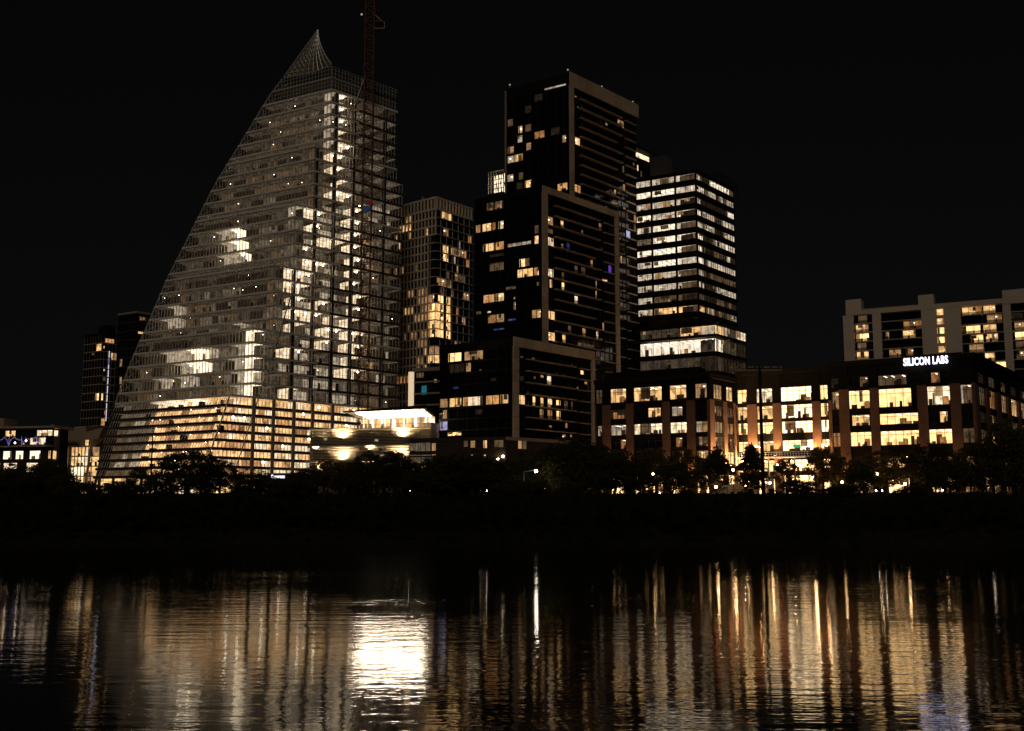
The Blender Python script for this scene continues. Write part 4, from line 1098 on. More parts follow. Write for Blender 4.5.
# ---- glowing letters
def text_mesh(txt, size, ext, offset=0.0):
    cu = bpy.data.curves.new('lettering', 'FONT'); cu.body = txt; cu.size = size; cu.extrude = ext; cu.offset = offset; cu.space_character = 1.08
    o = bpy.data.objects.new('lettering', cu); COL.objects.link(o)
    bpy.context.view_layer.update()
    me = bpy.data.meshes.new_from_object(o.evaluated_get(bpy.context.evaluated_depsgraph_get()))
    bpy.data.objects.remove(o); bpy.data.curves.remove(cu)
    return me
def sign(txt, f, px0, px1, pyb, pyt, b, name, label, group=None, back=True):
    pm = (px0 + px1) / 2
    A0, A1 = f.a(px0, (pyb + pyt) / 2), f.a(px1, (pyb + pyt) / 2)
    z0, z1 = f.z(pm, pyb), f.z(pm, pyt)
    me = text_mesh(txt, 1.0, .06, .022)
    xs_ = [v.co.x for v in me.vertices]; ys_ = [v.co.y for v in me.vertices]
    x0, x1, y0, y1 = min(xs_), max(xs_), min(ys_), max(ys_)
    T = thing(name, label, 'sign', f.p((A0 + A1) / 2, b, z0))
    T_loc = Vector(T.location)
    for v in me.vertices:
        t = (v.co.x - x0) / (x1 - x0)
        a = A0 + (A1 - A0) * t
        v.co = Vector(f.p(a, b + v.co.z * 2.5, z0 + (z1 - z0) * (v.co.y - y0) / (y1 - y0))) - T_loc
    me.materials.clear(); me.materials.append(M['sign']); me.name = 'lettering'
    o = bpy.data.objects.new('lettering', me); COL.objects.link(o); o.parent = T
    mb = MB()
    aa, ab = sorted((A0, A1))
    mb.box(f, aa, ab, b - .42, b - .3, z0 + (z1 - z0) * .2, z0 + (z1 - z0) * .26, 'black'); mb.box(f, aa, ab, b - .42, b - .3, z0 + (z1 - z0) * .74, z0 + (z1 - z0) * .8, 'black')
    mb.build('mounting_rail', T)
sign('SILICON LABS', f3l, 904, 948.5, 365, 357.2, .75, 'lettered_sign', 'row of glowing white capital letters along the dark parapet of the brick corner block')

# ================================================================== cream apartment block
def cream_block():
    O = corner(1030, 296, 352); fl = Fr(O, 27, True)
    T = thing('cream_apartment_block', 'cream apartment block with lit balconies rising behind the brick corner block', 'apartment building', (O[0], O[1], 10))
    zt = fl.z(1004, 298.4); Lw = fl.a(846, 312)
    h = 9.45 / F * 368
    mb = MB(); mb.box(fl, -20, Lw - .2, -18, -3.2, 10, zt - .5, 'core'); mb.box(fl, Lw - .6, Lw, -18, .0, 10, zt, 'cream'); mb.build('core_wall', T)
    def A(px): return fl.a(px, 330)
    piers = [(843.5, 854), (872.8, 881.5), (922, 937), (944.5, 961.5), (1003.8, 1012)]
    for x0, x1 in piers:
        mb = MB(); mb.box(fl, A(x1), A(x0), -3.1, .3, 10, zt - 1.6, 'cream'); mb.build('wall_pier', T)
    mb = MB(); mb.box(fl, A(1012), Lw + .02, -3.2, .42, zt - 1.6, zt, 'cream'); mb.build('roof_beam', T)
    n = 14
    bays = {0: (854, 872.8), 1: (881.5, 901.5), 2: (902, 922), 3: (961.5, 982.5), 4: (983, 1003.8), 5: (1012, 1036), 6: (937, 944.5)}
    tab = {  # floor from the top -> bay -> (key, from, to)
        0: {3: ('A', .05, 1), 4: ('A', .05, .65), 6: ('A', .05, .95), 0: ('D', .2, .7)},
        1: {0: ('A', .05, .75), 2: ('C', .05, 1), 4: ('B', .2, .95), 6: ('A', .05, .95), 5: ('E', 0, .5)},
        2: {0: ('A+', .05, .75), 1: ('B', .15, .35), 2: ('A', 0, .65), 3: ('A+', 0, .9), 4: ('A', 0, .65), 6: ('A+', .05, .95), 5: ('B', .1, 1)},
        3: {0: ('D', .1, .6), 3: ('A+', .4, 1), 4: ('A', .1, .7), 6: ('A+', .05, .95), 5: ('A+', .1, 1)},
        4: {0: ('A', .05, .7), 1: ('B', .3, .9), 2: ('C', .1, .5), 3: ('B', .3, 1), 6: ('A', .05, .95), 5: ('D', .1, .6)},
        5: {1: ('C', 0, .9), 2: ('A+', .1, .7), 4: ('A', .0, .5), 6: ('A', .05, .95), 5: ('B', .1, .5)},
        6: {0: ('B', .1, .6), 3: ('A', .1, .8), 4: ('A+', .4, 1), 2: ('B', .1, .8)}, 7: {1: ('B', 0, .7), 4: ('B', .1, .7)}}
    for i in range(n):
        z1 = zt - 1.7 - h * i; z0 = z1 - h
        for bi, (x0, x1) in bays.items():
            a0, a1 = A(x1), A(x0)
            w = a1 - a0
            if i > 8: continue
            mb = MB()
            if bi == 6:
                mb.box(fl, a0, a1, -.6, .25, z0, z0 + .9, 'cream')
            else:
                mb.box(fl, a0, a1, -1.6, .2, z0, z0 + .28, 'stone')
                mb.box(fl, a0, a1, .02, .08, z0 + .28, z0 + 1.2, 'railglass')
            e = tab.get(i, {}).get(bi)
            fw_ = fl.shift(-1.5 if bi != 6 else -.3)
            lo = z0 + (.29 if bi != 6 else .92)
            if e:
                k, t0, t1 = e
                q0, q1 = a1 - w * t1, a1 - w * t0
                window(T, fw_, q0, q1, lo, z1, k, nx=max(1, int((q1 - q0) / 1.8)), depth=1.5, clutter=1 if bi != 6 else 0, fw=.1)
                for x, y in ((a0, q0), (q1, a1)):
                    if y - x > .2: mb.box(fw_, x, y, -.3, -.05, lo, z1, 'glassblack')
            else: mb.box(fw_, a0, a1, -.3, -.05, lo, z1, 'glassblack')
            mb.build('balcony', T)
    # left side slabs, raised corner caps
    mb = MB(); mb.box(fl, A(862), Lw + .1, -6, -.4, zt, fl.z(850, 299.5), 'cream'); mb.build('roof_cap', T)
    mb = MB(); mb.box(fl, A(935), A(919.5), -6, -.4, zt, fl.z(925, 294.5), 'cream'); mb.build('roof_cap', T)
    mb = MB(); mb.box(fl, A(1036), A(1004.5), -8, .6, zt - 2, fl.z(1010, 290), 'cream'); mb.build('roof_cap', T)
    mb = MB(); mb.box(fl, A(919), A(863), -7, -4, zt, zt + 1.1, 'beige'); mb.build('roof_parapet', T)
    for i in range(7):
        z1 = zt - 2.2 - h * i
        mb = MB(); mb.box(fl, Lw, Lw + 1.3, -5, -.6, z1 - h, z1 - h + .25, 'stone'); mb.build('side_balcony', T)
    window(T, fl.shift(.35), A(850), A(846), zt - 2 - 3.6 * h, zt - 2 - 2.8 * h, 'C', nx=1, depth=.2, fw=.06)
cream_block()

# ================================================================== terraced library building with glowing canopy
def library():
    O = corner(431, 432, 300); fl = Fr(O, 14, True)
    fl = Fr((O[0], O[1]), 14, True)
    T = thing('louvered_terrace_building', 'low terraced building wrapped in bronze louvers under a glowing white roof canopy', 'building', (O[0], O[1], 10))
    A = lambda px, py=430: fl.a(px, py)
    Z = lambda px, py: fl.z(px, py)
    zr = Z(370, 429); zm = Z(370, 446.5); zl = Z(370, 461)
    mb = MB(); mb.box(fl, 0.1, A(312), -30, -1.2, 10, zr - .2, 'core'); mb.build('core_wall', T)
    # louver bands
    def band(nm, px0, px1, zb, zt, pitch=.42, b=0.0):
        mb = MB(); a1, a0 = A(px0), A(px1); z = zb
        while z < zt - .1:
            mb.hexa([fl.p(a0, b + .35, z), fl.p(a1, b + .35, z), fl.p(a1, b, z + .12), fl.p(a0, b, z + .12),
                     fl.p(a0, b + .38, z + .07), fl.p(a1, b + .38, z + .07), fl.p(a1, b + .03, z + .19), fl.p(a0, b + .03, z + .19)], 'louver'); z += pitch
        a = a0
        while a <= a1 + .01: mb.box(fl, a - .06, a + .06, b - .15, b + .02, zb, zt, 'mulldark'); a += (a1 - a0) / 12
        mb.build(nm, T)
    band('louver_band', 313, 430, zm + .4, zr - .3)
    band('louver_band', 311, 430, zl + .3, zm - .5, .42, .25)
    band('louver_band', 309, 428, 16.5, zl - .4, .42, .5)
    # ledges between bands, each washed by a few lamps
    for z, x0, b in ((zr, 311, 1.3), (zm, 310, 1.5), (zl, 308, 1.8)):
        mb = MB(); mb.box(fl, -.2, A(x0), -2, b, z - .25, z + .2, 'stone'); mb.build('ledge', T)
    for px, py in ((343, 438), (403, 436.5), (343, 460), (401, 458), (323, 470), (370, 471), (420, 448), (318, 449), (372, 449.5), (415, 471)):  # washers between the main ones are added to brighten the louvers
        zz = Z(px, py); a = A(px, py)
        mb = MB(); mb.box(fl, a - .3, a + .3, 1.5, 2.0, zz - .5, zz - .1, 'black'); mb.poly([fl.p(a - .28, 1.52, zz - .09), fl.p(a + .28, 1.52, zz - .09), fl.p(a + .28, 1.98, zz - .09), fl.p(a - .28, 1.98, zz - .09)], 'washer')
        o = mb.build('wall_washer', T)
        ld = bpy.data.lights.new('washer_beam', 'SPOT'); ld.energy = 8500 if px in (343, 403, 401) else 4200; ld.color = (1, .74, .42); ld.spot_size = math.radians(136); ld.spot_blend = .6; ld.shadow_soft_size = .2
        lo = bpy.data.objects.new('washer_beam', ld); COL.objects.link(lo); lo.parent = o
        p = Vector(fl.p(a, 1.7, zz + .05)); lo.location = p - Vector(T.location)
        d = Vector((-fl.n.x * .55, -fl.n.y * .55, .84)); lo.rotation_euler = d.to_track_quat('-Z', 'Y').to_euler()
    # a few lamps seen between the louvers
    for px, py in ((325, 440), (376, 441), (382, 456), (420, 439), (330, 452), (390, 454.5)):
        mb = MB(); a = A(px); zz = Z(px, py); mb.poly([fl.p(a - .5, -.4, zz), fl.p(a + .5, -.4, zz), fl.p(a + .5, -.4, zz + .5), fl.p(a - .5, -.4, zz + .5)], 'w'); mb.build('window', T)
    # roof terrace: lit rear wall, canopy with glowing soffit
    zc0, zc1 = Z(390, 424), Z(390, 414)
    mb = MB(); mb.box(fl, A(427), A(352), -7, -6.6, zr + .1, zc1 + .6, 'softwhite')
    for i in range(6):
        a = A(358 + i * 11); mb.poly([fl.p(a - 1.2, -6.55, zr + .3), fl.p(a + 1.2, -6.55, zr + .3), fl.p(a + 1.2, -6.55, zc1 - .4), fl.p(a - 1.2, -6.55, zc1 - .4)], 'A')
    for i in range(9):
        a = A(360 + i * 7.5); mb.box(fl, a - .1, a + .1, -6.5, -6.3, zr + .2, zc1, 'mulldark')
    for i in range(10):
        a = A(R.uniform(356, 424)); mb.box(fl, a - R.uniform(.2, .6), a + R.uniform(.2, .6), -4, -3.6, zr + .2, zr + R.uniform(.8, 2.0), 'dark_item')
    mb.build('terrace_wall', T)
    mb = MB(); a = .5
    while a < A(342): mb.box(fl, a, a + .07, .6, .67, zr + .2, zr + 1.2, 'mulldark'); a += 1.2
    mb.box(fl, .5, A(342), .58, .69, zr + 1.2, zr + 1.28, 'mulldark'); mb.build('terrace_rail', T)
    # canopy: wedge plan, soffit rising to the front
    q = [(A(343), 1.0), (0.0, 2.5), (0.0, -8), (A(352), -8)]
    zb_f, zb_b = zc1 + .1, zc1 - .9
    pts = [fl.p(A(343), .5, Z(343, 412.5)), fl.p(A(427.5), 2.0, zc1 + 1.1), fl.p(A(427.5), -8, zc1 - .6), fl.p(A(352), -8, zc1 - .9)]
    up = [Vector(p) + Vector((0, 0, t)) for p, t in zip(pts, (.35, 1.0, 1.8, 1.4))]
    mb = MB(); mb.hexa([Vector(p) + Vector((0, 0, .06)) for p in pts] + up, 'charcoal'); mb.build('canopy_roof', T)
    ctr = sum((Vector(p) for p in pts), Vector()) / 4
    qs = [ctr + (Vector(p) - ctr) * .96 for p in pts]
    mb = MB(); mb.poly(qs, 'softwhite')
    for v in (.12, .32, .52, .72, .9):
        p = qs[0] + (qs[3] - qs[0]) * v; q = qs[1] + (qs[2] - qs[1]) * v
        p = p + (q - p) * .12; q = q - (q - p) * .03
        e = (qs[3] - qs[0]).normalized() * .28; d = Vector((0, 0, -.12))
        mb.poly([p + d - e, q + d - e, q + d + e, p + d + e], 'soffit')
    mb.build('canopy_soffit', T)
    for px in (362, 384, 406, 427):
        a = A(px, 418); mb = MB(); mb.tube(fl.p(a, -1, zr + .1), fl.p(a, -1, zc1 + .2), .14, 'steel', 6); mb.build('canopy_post', T)
    # right-hand side: return wing with pale ledges
    fr = Fr(O, 70, False)
    mb = MB(); mb.box(fr, 0, 14, -4, 0, 10, zr + 1.5, 'beige'); mb.build('side_wing', T)
    # ground storey
    mb = MB(); a = 0
    while a < A(309): mb.poly([fl.p(a, -1.0, 10.2), fl.p(a + 5, -1.0, 10.2), fl.p(a + 5, -1.0, 16), fl.p(a, -1.0, 16)], R.choice(('E', 'D', 'E', 'E'))); mb.box(fl, a, a + .4, -1, .2, 10, 16.4, 'slabdark'); a += 5.2
    mb.build('ground_storey', T)
M['washer'] = lamp_mat('wall_washer', (1, .78, .48), 30)
library()

# ================================================================== small dark building with light fin and teal screen
def fin_building():
    O = corner(441.5, 368, 335); fl = Fr(O, 24, True)
    T = thing('dark_infill_building', 'small dark building with a tall glowing fin and one teal-lit window', 'building', (O[0], O[1], 10))
    zt = fl.z(428, 371); Lw = fl.a(408.3, 380)
    mb = MB(); mb.box(fl, 0, Lw - .2, -10, -3, 10, zt - .3, 'black'); mb.build('core_wall', T)
    A = lambda px: fl.a(px, 390)
    h = 3.6; z = zt
    for i in range(6):
        z0 = z - h; mb = MB()
        mb.box(fl, 0, A(414), -.4, .2, z0, z0 + .5, 'beige' if i < 3 else 'charcoal')
        mb.poly([fl.p(0, -.1, z0 + .5), fl.p(A(414), -.1, z0 + .5), fl.p(A(414), -.1, z), fl.p(0, -.1, z)], 'glassblack'); mb.build('glazed_storey', T)
        z = z0
    mb = MB(); mb.box(fl, 0, A(413), -.5, .35, zt - .02, zt + 1.1, 'beige'); mb.build('parapet', T)
    zz = fl.z(424, 395); window(T, fl.shift(.15), A(427), A(421.5), fl.z(424, 395), fl.z(424, 385.5), 'teal', nx=2, depth=.12, fw=.08)
    window(T, fl.shift(.15), A(424), A(416), fl.z(420, 378), fl.z(420, 372.5), 'D', nx=3, depth=.12, fw=.08)
    window(T, fl.shift(.15), A(437), A(434), fl.z(436, 383), fl.z(436, 379), 'B', nx=1, depth=.12, fw=.08)
    mb = MB(); mb.box(fl, A(413), A(409.2), -.6, .6, fl.z(411, 414), fl.z(411, 372), 'finlight'); mb.build('light_fin', T)
fin_building()

# ================================================================== low brick building
def low_brick():
    O = corner(505.5, 438, 262); fl = Fr(O, 16, True); fr = Fr(O, 40, False)
    T = thing('low_brick_building', 'low dark brick building with a few small lit windows below the stepped tower', 'building', (O[0], O[1], 10))
    zt = fl.z(490, 437); Lw = fl.a(410, 440); Rw = fr.a(570, 445)
    mb = MB()
    mb.prism([tuple(v) for v in (fl.O, fr.O + fr.u * Rw, fr.O + fr.u * Rw + fl.u * 12, fl.O + fl.u * Lw + fr.u * 12, fl.O + fl.u * Lw)], 10, zt - .8, 'brickdark'); mb.build('wall', T)
    mb = MB(); mb.box(fl, -.2, Lw + .2, -.4, .25, zt - .8, zt, 'brickdark'); mb.box(fr, -.2, Rw, -.4, .25, zt - .8, zt - .01, 'beige'); mb.build('parapet', T)
    for px, py, w, h, k in ((414, 447, 2.4, 2.0, 'G'), (423, 447, 4.0, 2.2, 'G'), (434, 447, 1.2, 2.0, 'B'), (414, 459, 2.4, 2.2, 'D'), (424, 459, 4.0, 2.2, 'G'), (434, 458, 1.2, 2.0, 'B'), (414, 471, .8, 1.4, 'A'), (423, 470, 2.0, 2.0, 'A'),
                             (466, 443, 1.2, 2.0, 'D'), (473, 443.5, 1.3, 2.2, 'B'), (485, 443, 1.2, 2.6, 'A'), (499, 442.5, 2.4, 2.4, 'D'), (472, 455, .6, .6, 'A'), (485, 456, .6, .9, 'A'), (484, 443, .5, 2.6, 'B')):
        f = fl; a = f.a(px, py); z = f.z(px, py)
        window(T, f.shift(.15), a - w / 2, a + w / 2, z - h / 2, z + h / 2, k, nx=max(1, int(w / 1.2)), depth=.12, fw=.08)
    for px, py, k in ((520, 444.5, 'B'), (524, 445, 'D')):
        a = fr.a(px, py); z = fr.z(px, py); window(T, fr.shift(.15), a - .8, a + .8, z - 1.1, z + 1.1, k, nx=1, depth=.12, fw=.08)
    for px, py in ((498.5, 459), (503.5, 456.5)):
        mb = MB(); a = fl.a(px, py); z = fl.z(px, py); mb.ball(fl.p(a, .5, z), .3, 'spot', 8, 6); mb.tube(fl.p(a, 0, z), fl.p(a, .5, z), .06, 'black', 5); mb.build('wall_lamp', T)
    for z in (zt - 4.6, zt - 8.0):
        mb = MB(); mb.box(fl, fl.a(440, 450), Lw, .02, .5, z, z + .35, 'brickdark'); mb.build('string_course', T)
low_brick()

# ================================================================== far left towers
def far_tower(name, label, cpx, cpy, Y, lpx, lpy, rpx, rpy, lits_l, lits_r, cap, mat, h=4.3):
    O = corner(cpx, cpy, Y); fl = Fr(O, 32, True); fr = Fr(O, 50, False)
    T = thing(name, label, 'tower', (O[0], O[1], 10))
    zt = fl.z(cpx, cpy); Lw = fl.a(lpx, lpy); Rw = fr.a(rpx, rpy)
    mb = MB()
    mb.prism([tuple(v) for v in (fl.O + fl.u * 3.1 + fr.u * 3.1, fr.O + fr.u * (Rw - .1) + fl.u * 3.1, fr.O + fr.u * (Rw - .1) + fl.u * Lw, fl.O + fl.u * Lw + fr.u * 3.1)], 10, zt - .5, 'black'); mb.build('core_wall', T)
    n = 22; zs = [zt - 1 - h * (n - i) for i in range(n + 1)]
    ll, lr = lit_from_px(fl, lits_l, 0, 300, 3.48, zs), lit_from_px(fr, lits_r, 0, 300, 3.48, zs)
    for i in range(n):
        storey(T, fl, Lw, zs[i], zs[i + 1], [x for x in ll.get(i, []) if x[0] < Lw and x[1] > 0], .5, mat, 'glassblack', mat, 2.2, 'glazed_storey', a_start=0, depth=2.6)
        storey(T, fr, Rw, zs[i], zs[i + 1], [x for x in lr.get(i, []) if x[0] < Rw and x[1] > 0], .5, mat, 'glassblack', mat, 2.2, 'glazed_storey', a_start=0, depth=2.6)
    mb = MB(); mb.box(fl, -.3, Lw, -.5, .4, zt - 1, zt, cap); mb.box(fr, -.3, Rw, -.5, .4, zt - 1, zt - .02, cap); mb.build('parapet', T)
    return T, fl, fr, zt, Lw, Rw
Ta, fla, fra, zta, La, Ra = far_tower('slim_residential_tower', 'dark tower at far left with a bright vertical string of light down its side', 103, 333, 560, 84.5, 344, 117.8, 338,
    [(335,148,355,165,'A'),(318,180,328,190,'D'),(330,322,345,346,'A'),(335,380,345,395,'B'),(335,402,345,425,'W'),(345,345,352,352,'D')],
    [(366,136,398,150,'A'),(360,160,366,168,'D'),(386,178,398,200,'A'),(352,320,362,345,'B'),(362,385,368,398,'B'),(358,268,368,280,'D'),(398,178,408,200,'B'),(360,240,366,246,'W'),(352,402,366,425,'A')], 'charcoal', 'frame_brown')
mb = MB(); a = fra.a(107.5, 380); zA, zB = fra.z(107.5, 421), fra.z(107.5, 351)
z = zB
while z > zA:
    l = R.uniform(1.5, 4.0); mb.box(fra, a - .13, a + .13, .3, .55, z - l, z, 'strip_white' if R.random() < .85 else 'strip_blue'); z -= l + R.uniform(.1, .9)
mb.build('light_string', Ta)
mb = MB(); mb.box(fla, 2, La * .6, -9, -4, zta, zta + 5, 'charcoal'); mb.build('roof_plant', Ta)
far_tower('plain_residential_tower', 'dark pale-edged tower just left of the sail-shaped tower, almost unlit', 137, 311, 520, 118.3, 317, 153, 316,
    [(415,215,425,232,'B'),(415,260,425,278,'B'),(416,300,424,318,'B')], [(482,60,510,72,'C'),(480,104,500,116,'A'),(480,150,500,162,'D'),(478,185,486,195,'D')], 'beige', 'slabdark')

# ================================================================== left front buildings
def left_lot():
    # office with purple string lights
    O = corner(53.5, 430, 395); fl = Fr(O, 12, True)
    T = thing('terrace_office', 'low office at far left with purple string lights on its terrace', 'office building', (O[0], O[1], 10))
    A = lambda px, py=450: fl.a(px, py)
    Z = lambda py: fl.z(40, py)
    Lw = A(-14)
    mb = MB(); mb.box(fl, 0, Lw, -9, -4, 10, Z(428), 'black'); mb.build('core_wall', T)
    mb = MB(); mb.box(fl, -.5, A(2), -5, .6, Z(428), Z(426), 'beige'); mb.build('roof', T)
    mb = MB(); mb.box(fl, A(0), Lw, -9, -1, Z(440), Z(417), 'beige'); mb.build('corner_block', T)
    rows = [(430, 436, [(4, 14.5, 'A'), (35.5, 51.5, 'W')]), (437.5, 444.5, [(29, 45, 'W')]), (450.5, 459, [(-8, -2, 'A'), (3, 12, 'W+'), (15.5, 23.5, 'W+'), (29.5, 40.5, 'W+'), (48, 51, 'A')]), (462.5, 472, [(-9, 1, 'A'), (4, 18, 'W'), (27, 44, 'W')]), (477, 486, [(30, 34, 'B')])]
    zprev = Z(428)
    for y0, y1, ws in rows:
        z1, z0 = Z(y0), Z(y1); mb = MB(); mb.box(fl, 0, Lw, -.6, .2, z1, zprev, 'brickdark' if y0 > 445 else 'charcoal')
        cur = 0
        for x0, x1, k in sorted(ws, key=lambda w: -w[0]):
            a0, a1 = A(x1), A(x0)
            if a0 > cur: mb.box(fl, cur, a0, -.5, .1, z0, z1, 'brickdark' if y0 > 445 else 'glassblack')
            window(T, fl.shift(-.1), a0, a1, z0, z1, k, nx=max(1, int((a1 - a0) / 2)), ny=1, depth=3.2, strips=True, clutter=2, pane=True); cur = a1
        mb.box(fl, cur, Lw, -.5, .1, z0, z1, 'brickdark' if y0 > 445 else 'glassblack')
        mb.build('storey_wall', T); zprev = z0
    mb = MB(); mb.box(fl, 0, Lw, -.6, .2, 10, zprev, 'brickdark'); mb.build('base_wall', T)
    mb = MB(); mb.box(fl, -.3, Lw, .1, 3.2, Z(447), Z(446), 'stone'); mb.build('terrace_floor', T)
    mb = MB(); prev = None
    for i in range(40):
        px = 49 - i * 1.35; py = 437.5 + 2.5 * abs(math.sin(i * .42)) + R.uniform(-.4, .4) + (4 if i % 11 in (4, 5) else 0)
        a = A(px); z = Z(py); b = 2.8
        mb.ball(fl.p(a, b, z), .13, 'strip_blue', 5, 4)
        if prev: mb.tube(prev, fl.p(a, b, z), .05, 'strip_blue', 4)
        prev = fl.p(a, b, z)
    for px in (48, 41, 26, 13.5): mb.tube(fl.p(A(px), 2.8, Z(446)), fl.p(A(px), 2.8, Z(437)), .07, 'strip_blue', 4)
    for px, py in ((19, 443), (30, 441)): mb.ball(fl.p(A(px), 2.5, Z(py)), .3, 'spot', 6, 4)
    mb.build('string_lights', T)
    # glass hall with folded plaster roof
    O = corner(98, 450, 412); fh = Fr(O, 10, True)
    T = thing('glass_hall', 'brightly glowing glass hall under a folded beige roof, beside the foot of the sail-shaped tower', 'building', (O[0], O[1], 10))
    A = lambda px, py=450: fh.a(px, py)
    Z = lambda py, px=75: fh.z(px, py)
    # roof wall: folded outline, 14 m deep
    out = [(52, 424.5), (62, 427.5), (75, 431.5), (75.5, 427), (87, 426), (87.5, 432), (104, 427.5), (100, 438), (92, 440), (85, 446.5), (52, 445)]
    fro = [fh.p(A(x, y), .8, fh.z(x, y)) for x, y in out]
    bak = [(p[0] - fh.n.x * 14, p[1] - fh.n.y * 14, p[2]) for p in fro]
    mb = MB(); mb.poly(fro, 'beige'); mb.poly(bak[::-1], 'beige')
    for i in range(len(fro)):
        j = (i + 1) % len(fro); mb.poly([fro[i], fro[j], bak[j], bak[i]], 'beige')
    mb.build('folded_roof', T)
    mb = MB(); mb.box(fh, A(95), A(52), -14, -6, 10, Z(445), 'core'); mb.box(fh, A(64), A(52), -6, .2, 10, Z(445), 'brickdark'); mb.build('wall', T)
    mb = MB(); a0, a1 = A(92), A(64.5)
    zz = [10, Z(485), Z(476), Z(466), Z(456), Z(446.5)]
    keys = [('A', 'A+', 'A+', 'A'), ('W+', 'A+', 'B', 'A'), ('W+', 'W+', 'A', 'A'), ('A', 'W', 'W', 'A'), ('A', 'A', 'W', 'B')]
    for r in range(5):
        for c in range(4):
            x0, x1 = a1 - (a1 - a0) * c / 4, a1 - (a1 - a0) * (c + 1) / 4
            mb.poly([fh.p(x1, -5, zz[r]), fh.p(x0, -5, zz[r]), fh.p(x0, -5, zz[r + 1]), fh.p(x1, -5, zz[r + 1])], keys[r][c])
        mb.box(fh, a0, a1, -4.8, -.4, zz[r] - .15, zz[r] + .15, 'stone')
        for _ in range(4): x = R.uniform(a0, a1 - 1); mb.box(fh, x, x + R.uniform(.3, 1.2), -4, -3.6, zz[r] + .2, zz[r] + R.uniform(.9, 1.8), 'dark_item')
    mb.build('lit_interior', T)
    mb = MB()
    for i in range(9): x = a0 + (a1 - a0) * i / 8; mb.box(fh, x - .1, x + .1, -.3, .1, 10, zz[-1], 'mull')
    for z in zz[1:]: mb.box(fh, a0, a1, -.25, .05, z - .1, z + .1, 'mull')
    mb.poly([fh.p(a0, -.1, 10), fh.p(a1, -.1, 10), fh.p(a1, -.1, zz[-1]), fh.p(a0, -.1, zz[-1])], 'glass'); mb.build('glass_wall', T)
    # slim pier between hall and tower
    mb = MB(); mb.tube(fh.p(A(87), 1, 10), fh.p(A(93), 1, Z(440)), .5, 'stone', 6); mb.build('raking_post', T)
    window(T, fh.shift(1.0), A(90), A(86), Z(446), Z(440), 'A', nx=1, depth=.12)
left_lot()

# ---- low dark kiosk wall with a small glowing sign
O = corner(309, 478, 300); fk = Fr(O, 8, True)
T = thing('flat_roofed_pavilion', 'flat-roofed dark pavilion at the foot of the sail-shaped tower', 'pavilion', (O[0], O[1], 10))
zk = fk.z(290, 474)
mb = MB(); mb.box(fk, 0, fk.a(267.5, 478), -8, 0, 10, zk, 'charcoal'); mb.build('wall', T)
mb = MB(); mb.box(fk, -.5, fk.a(267, 478) + .5, -8.5, .8, zk, zk + .25, 'steel')
mb.build('roof', T)
mb = MB(); a = 0
while a < fk.a(268, 472): mb.box(fk, a, a + .08, .3, .38, zk + .25, zk + 1.3, 'steel'); a += 1.6
mb.box(fk, 0, fk.a(268, 472), .28, .4, zk + 1.3, zk + 1.38, 'steel'); mb.build('roof_rail', T)
sign('Cypress', fk, 271.5, 285.5, 479.2, 474.8, .5, 'small_script_sign', 'small glowing white sign on the dark pavilion wall under the sail-shaped tower')

# ================================================================== trees
def leaf_mat(name, c, c2):
    m, nt, out = new_mat(name)
    d = nt.nodes.new('ShaderNodeBsdfDiffuse'); t = nt.nodes.new('ShaderNodeBsdfTranslucent'); mx = nt.nodes.new('ShaderNodeMixShader'); mx.inputs[0].default_value = .3
    tc = nt.nodes.new('ShaderNodeTexCoord'); n = nt.nodes.new('ShaderNodeTexNoise'); n.inputs['Scale'].default_value = .9; n.inputs['Detail'].default_value = 4
    nt.links.new(tc.outputs['Object'], n.inputs['Vector'])
    cm = nt.nodes.new('ShaderNodeMix'); cm.data_type = 'RGBA'; cm.inputs['A'].default_value = c + (1,); cm.inputs['B'].default_value = c2 + (1,)
    nt.links.new(n.outputs['Fac'], cm.inputs['Factor'])
    for s in (d, t): nt.links.new(cm.outputs['Result'], s.inputs['Color'])
    nt.links.new(d.outputs[0], mx.inputs[1]); nt.links.new(t.outputs[0], mx.inputs[2]); nt.links.new(mx.outputs[0], out.inputs['Surface'])
    return m
M['leaf'] = leaf_mat('oak_leaves', (.05, .056, .02), (.11, .095, .036))
M['leaf2'] = leaf_mat('elm_leaves', (.08, .07, .024), (.17, .12, .045))
M['leafd'] = leaf_mat('scrub_leaves', (.02, .024, .012), (.04, .042, .02))

def leaf_quads(mb, c, r, n, size, mat, rnd, flat=.8):
    for _ in range(n):
        while True:
            d = Vector((rnd.uniform(-1, 1), rnd.uniform(-1, 1), rnd.uniform(-1, 1)))
            if .02 < d.length < 1: break
        p = Vector(c) + Vector((d.x * r, d.y * r, d.z * r * flat))
        u = Vector((rnd.gauss(0, 1), rnd.gauss(0, 1), rnd.gauss(0, 1))).normalized(); v = u.orthogonal().normalized()
        s = size * rnd.uniform(.6, 1.4)
        mb.poly([p + u * s, p + v * s * .5, p - u * s, p - v * s * .5], mat)

